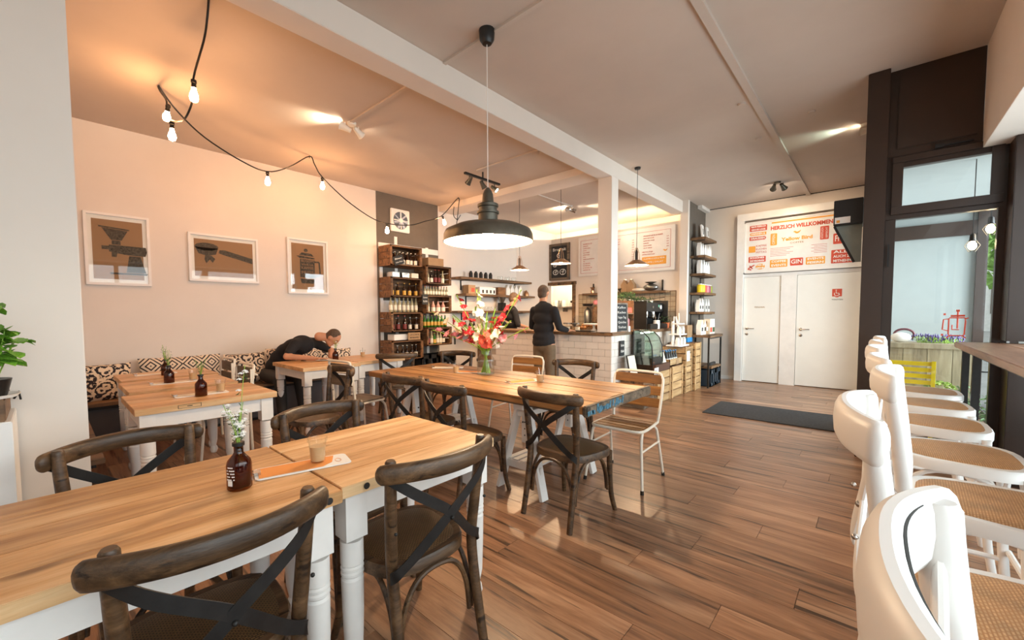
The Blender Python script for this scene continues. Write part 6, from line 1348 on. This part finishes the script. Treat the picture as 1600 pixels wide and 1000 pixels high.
# ------------------------------------------------------------------ outdoors, seen through the end window
S('pavement',MB().b2((1.15,-8,-.12),(40,60,-.03)).b2((.02,5.3,-.12),(1.16,60,-.03)),flat('pavement','8f8d88',.9,var=.1,scale=2))
S('wall_outside',MB().b2((.02,8.9,-.1),(1.02,9.1,4.2)),flat('outside_wall','979e9c',.9,var=.02))
S('trim_17',MB().b2((1.02,8.85,-.1),(1.12,9.15,3.2)).b2((.02,8.86,2.42),(1.02,8.9,2.62)).b2((1.42,9.3,-.1),(1.50,9.4,3.2)).b2((1.02,8.9,2.6),(1.5,9.4,2.75)),pb)
S('trim_18',MB().b2((.0,5.3,2.75),(1.1,9.1,2.9)),bpy.data.materials['outside_wall'])
t=T('wooden_planter','pale weathered wooden planter box outside the end window','planter',(.42,6.45,-.03))
for i in range(4): P('plank',MB().b2((-.36+i*.18,-.18,0),(-.184+i*.18,-.16,1.0)),M['planter'],t)
P('rim',MB().b2((-.38,-.20,.99),(.38,.2,1.045)),M['planter'],t,bev=.004); P('body',MB().b2((-.36,-.159,0),(.36,.18,.99)),M['planter'],t)
t=T('lavender','purple flowering plant on the wooden planter','plant',(.50,6.45,1.015)); g=MB(); g2=MB(); r=random.Random(12)
for i in range(160):
    x=r.uniform(-.15,.15);y=r.uniform(-.12,.12);a=r.uniform(0,6.28); h=r.uniform(.02,.085); e=(x+.05*math.cos(a),y+.05*math.sin(a),h); g.tube([(x,y,0),e],.002,3); g2.ball(e,(.006,.006,.014),5,4)
P('stalks',g,M['stem'],t,kind='stuff'); P('purple_blossoms',g2,flat('lavender_purple','5a4a86',.7,var=.3),t,kind='stuff')
thing('white_bag',MB().ball((0,0,.05),(.085,.06,.055),12,8),M['paper'],'crumpled white bag lying on the wooden planter','bag',(.22,6.40,1.016))
o=thing('basket_handle',MB().tube([(.08*math.cos(a),0,.06*math.sin(a)+.075) for a in [2*PI*k/20 for k in range(20)]],.012,7,closed=True),flat('dark_red_leather','5c2430',.5),'round dark red bag handle standing behind the white bag on the planter','bag',(.25,6.53,1.02))
def folding_chair(label,loc,rz):
    t=T('folding_chair',label,'chair',loc,rz,'yellow garden chairs outside')
    for s in (-1,1): P('frame',MB().bar((s*.2,.0,0),(s*.2,-.12,.88),.03,.02),M['yellow'],t); P('leg',MB().bar((s*.185,-.22,0),(s*.185,.2,.46),.03,.02),M['yellow'],t)
    for i in range(6): P('back_slat',MB().box((0,-.075-.012*i,.54+i*.062),(.42,.015,.042),R=Matrix.Rotation(.13,3,'X')),M['yellow'],t)
    for i in range(6): P('seat_slat',MB().box((0,-.12+i*.06,.455),(.40,.045,.015)),M['yellow'],t)
folding_chair('bright yellow slatted garden chair leaning before the planter outside',(.24,5.92,-.03),PI-.1)
folding_chair('second yellow garden chair on the pavement beyond the black bar legs',(1.55,8.0,-.03),1.2)
t=T('green_pot_plant','bushy green plant in white pot outside below the bar end','plant',(.62,5.62,-.03)); P('pot',MB().lathe([(0,0),(.12,0),(.15,.28),(.13,.28),(0,.26)],18),M['paper'],t); g=MB()
for i in range(500):
    a=r.uniform(0,6.28);q=r.uniform(0,.2)**1;z=r.uniform(.28,.72)-q*.6; g.box((q*math.cos(a),q*math.sin(a),z),(.03,.012,.002),R=Euler((r.uniform(-1,1),r.uniform(-1,1),a)).to_matrix())
P('foliage',g,flat('soft_green','86a878',.7,var=.3),t,kind='stuff')
t=T('small_bush','small light green bush in front of the planter outside','plant',(.50,6.05,-.03)); P('pot',MB().lathe([(0,0),(.1,0),(.12,.5),(.1,.5),(0,.48)],16),M['steel'],t); g=MB()
for i in range(260):
    a=r.uniform(0,6.28);b_=r.uniform(0,PI); g.box((.11*math.sin(b_)*math.cos(a),.11*math.sin(b_)*math.sin(a),.58+.10*math.cos(b_)),(.03,.016,.002),R=Euler((r.uniform(-1,1),r.uniform(-1,1),a)).to_matrix())
P('foliage',g,flat('light_green','9cb35a',.7,var=.3),t,kind='stuff')
def bicycle(label,loc,rz):
    t=T('bicycle',label,'bicycle',loc,rz,'parked bicycles')
    for x in (-.52,.52): P('wheel',MB().tube([(x+.33*math.cos(a),0,.34+.33*math.sin(a)) for a in [2*PI*k/24 for k in range(24)]],.016,6,closed=True),M['black'],t); g=MB(); [g.tube([(x,0,.34),(x+.32*math.cos(a),0,.34+.32*math.sin(a))],.002,3) for a in [2*PI*k/12 for k in range(12)]]; P('spokes',g,M['chrome'],t,kind='stuff')
    P('frame',MB().tube([(-.52,0,.34),(-.2,0,.82),(.38,0,.85),(.0,0,.32),(-.52,0,.34)],.016,6).tube([(-.2,0,.9),(0,0,.32)],.016,6).tube([(.38,0,.95),(.52,0,.34)],.014,6),M['black'],t); P('saddle',MB().ball((-.2,0,.95),(.13,.07,.03),10,6),M['black'],t); P('handlebar',MB().tube([(.3,-.28,1.0),(.38,-.1,.98),(.38,.1,.98),(.3,.28,1.0)],.012,6),M['black'],t)
bicycle('dark parked bicycle on the far pavement',(2.35,14.5,-.03),.4); bicycle('second parked bicycle behind the first on the far pavement',(2.9,11.9,-.03),.9)
def tree(label,loc,h,rc,seed):
    t=T('tree',label,'tree',loc,0,'street trees'); rr_=random.Random(seed); P('trunk',MB().tube(smooth_path([(0,0,0),(.1,0,h*.35),(0,.1,h*.7)],4),[.2]*2+[.17]*3+[.13]*4,8),M['shelfwood'],t); g=MB()
    for i in range(2600):
        a=rr_.uniform(0,6.28);b_=math.acos(rr_.uniform(-1,1));q=rc*rr_.uniform(.55,1)*(1+.2*math.sin(a*3+b_*4)); g.box((q*math.sin(b_)*math.cos(a),q*math.sin(b_)*math.sin(a),h+.8*q*math.cos(b_)),(.26,.17,.01),R=Euler((rr_.uniform(-1.3,1.3),rr_.uniform(-1.3,1.3),a)).to_matrix())
    P('foliage',g,flat('tree_green_%d'%seed,'8fb35c',.8,var=.3,scale=2),t,kind='stuff')
tree('leafy green street tree beyond the end window',(4.6,22,-.03),4.2,2.6,1); tree('farther street tree at the right of the first',(8.5,30,-.03),5,3.2,2)
t=T('house','pale building across the street beyond the trees','building',(6,44,-.03)); P('facade',MB().b2((-14,0,0),(16,1,14)),flat('pale_facade','c9c6bf',.9),t)
for i in range(9):
    for j in range(4): P('window',MB().b2((-13+i*3.2,-.05,1.2+j*3.2),(-11.7+i*3.2,.0,3.0+j*3.2)),M['gray_paint'],t)
t=T('parked_car','dark parked car on the street beyond the bicycles','car',(4.4,19,-.03),1.3); P('car_body',MB().prism([(x,z) for x,z in ((-2,0.25),(2,.25),(2.05,.7),(1.4,.85),(.7,1.35),(-1.2,1.38),(-1.9,.9),(-2.05,.7))],-.85,.85),flat('car_blue','54687a',.3),t,rot=(PI/2,0,0))
for x in (-1.3,1.3):
    for y in (-.8,.8): P('wheel',MB().lathe([(0,-.1),(.32,-.1),(.32,.1),(0,.1)],18),M['black'],t,loc=(x,y,.32),rot=(PI/2,0,0))
# coffee pot outline sticker on the glass
t=T('glass_sticker','red line drawing of a coffee pot stuck on the end window','sticker',(.505,5.221,1.235)); R_=M['red']; g=MB()
def ln(pts,closed=False,r_=.005): g.tube([(x,0,z) for x,z in pts],r_,5,closed=closed)
ln([(-.035,.06),(.05,.06),(.055,.03),(.05,-.08),(.04,-.09),(-.03,-.09),(-.04,-.08),(-.04,.045)],True); ln([(-.04,.05),(-.07,.045),(-.075,-.04),(-.045,-.05)]); ln([(-.02,0),(-.02,-.04),(.02,-.04)]); ln([(-.03,-.09),(-.05,-.11)]); ln([(.04,-.09),(.06,-.11)]); ln([(.01,.115),(.01,-.03)],r_=.006); ln([(-.03,.075),(.05,.078)],r_=.008); ln([(0,.12),(.02,.12)],r_=.009); ln([(.05,.05),(.07,.06)])
g.box((-.065,0,.09),(.014,.003,.016)); g.box((-.075,0,-.085),(.014,.003,.016)); P('line_art',g,R_,t,kind='stuff')
# bulbs added beyond the glass to stand for lamp reflections in it
for i,(x,z) in enumerate(((.67,1.98),(.775,2.12))):
    t=T('reflected_bulb',['lower','upper'][i]+' caged bulb built behind the end window as a lamp reflection','lamp',(x-.02,5.9,0),0,'bulb reflections built behind the end window'); P('cord',MB().tube([(0,0,z+.09),(0,0,2.75)],.004,5),M['black'],t); P('socket',MB().lathe([(0,z+.02),(.022,z+.02),(.018,z+.08),(0,z+.10)],12),M['socket'],t); P('bulb',MB().ball((0,0,z-.02),(.03,.03,.042),12,8),emit('reflected_bulb_glow_%d'%i,(1,.72,.4),30),t)
    g=MB(); [g.tube([(.02*math.cos(a),.02*math.sin(a),z+.03),(.05*math.cos(a),.05*math.sin(a),z-.02),(.02*math.cos(a),.02*math.sin(a),z-.08)],.002,4) for a in [PI*k/3 for k in range(6)]]; P('cage',g,M['black'],t,kind='stuff')
# ------------------------------------------------------------------ tell look-alikes apart by their place in the row
ORD=['first','second','third','fourth','fifth','sixth','seventh','eighth','ninth','tenth','eleventh','twelfth','thirteenth']
bpy.context.view_layer.update()
_g={}
for o in bpy.data.objects:
    if o.parent is None and 'label' in o and 'group' in o: _g.setdefault((o['label'],o['group']),[]).append(o)
_inv=cam.matrix_world.inverted()
for (l,gp),os_ in _g.items():
    if 1<len(os_)<=13:
        os_.sort(key=lambda o:(lambda p:p.x/max(-p.z,.01))(_inv@o.matrix_world.translation))
        for i,o in enumerate(os_):
            o['label']='%s, %s from the left'%(l,ORD[i])
for o in bpy.data.objects:
    if 'label' in o and o.parent is None and len(o['label'].split())>16: print('LONG',len(o['label'].split()),o['label'])
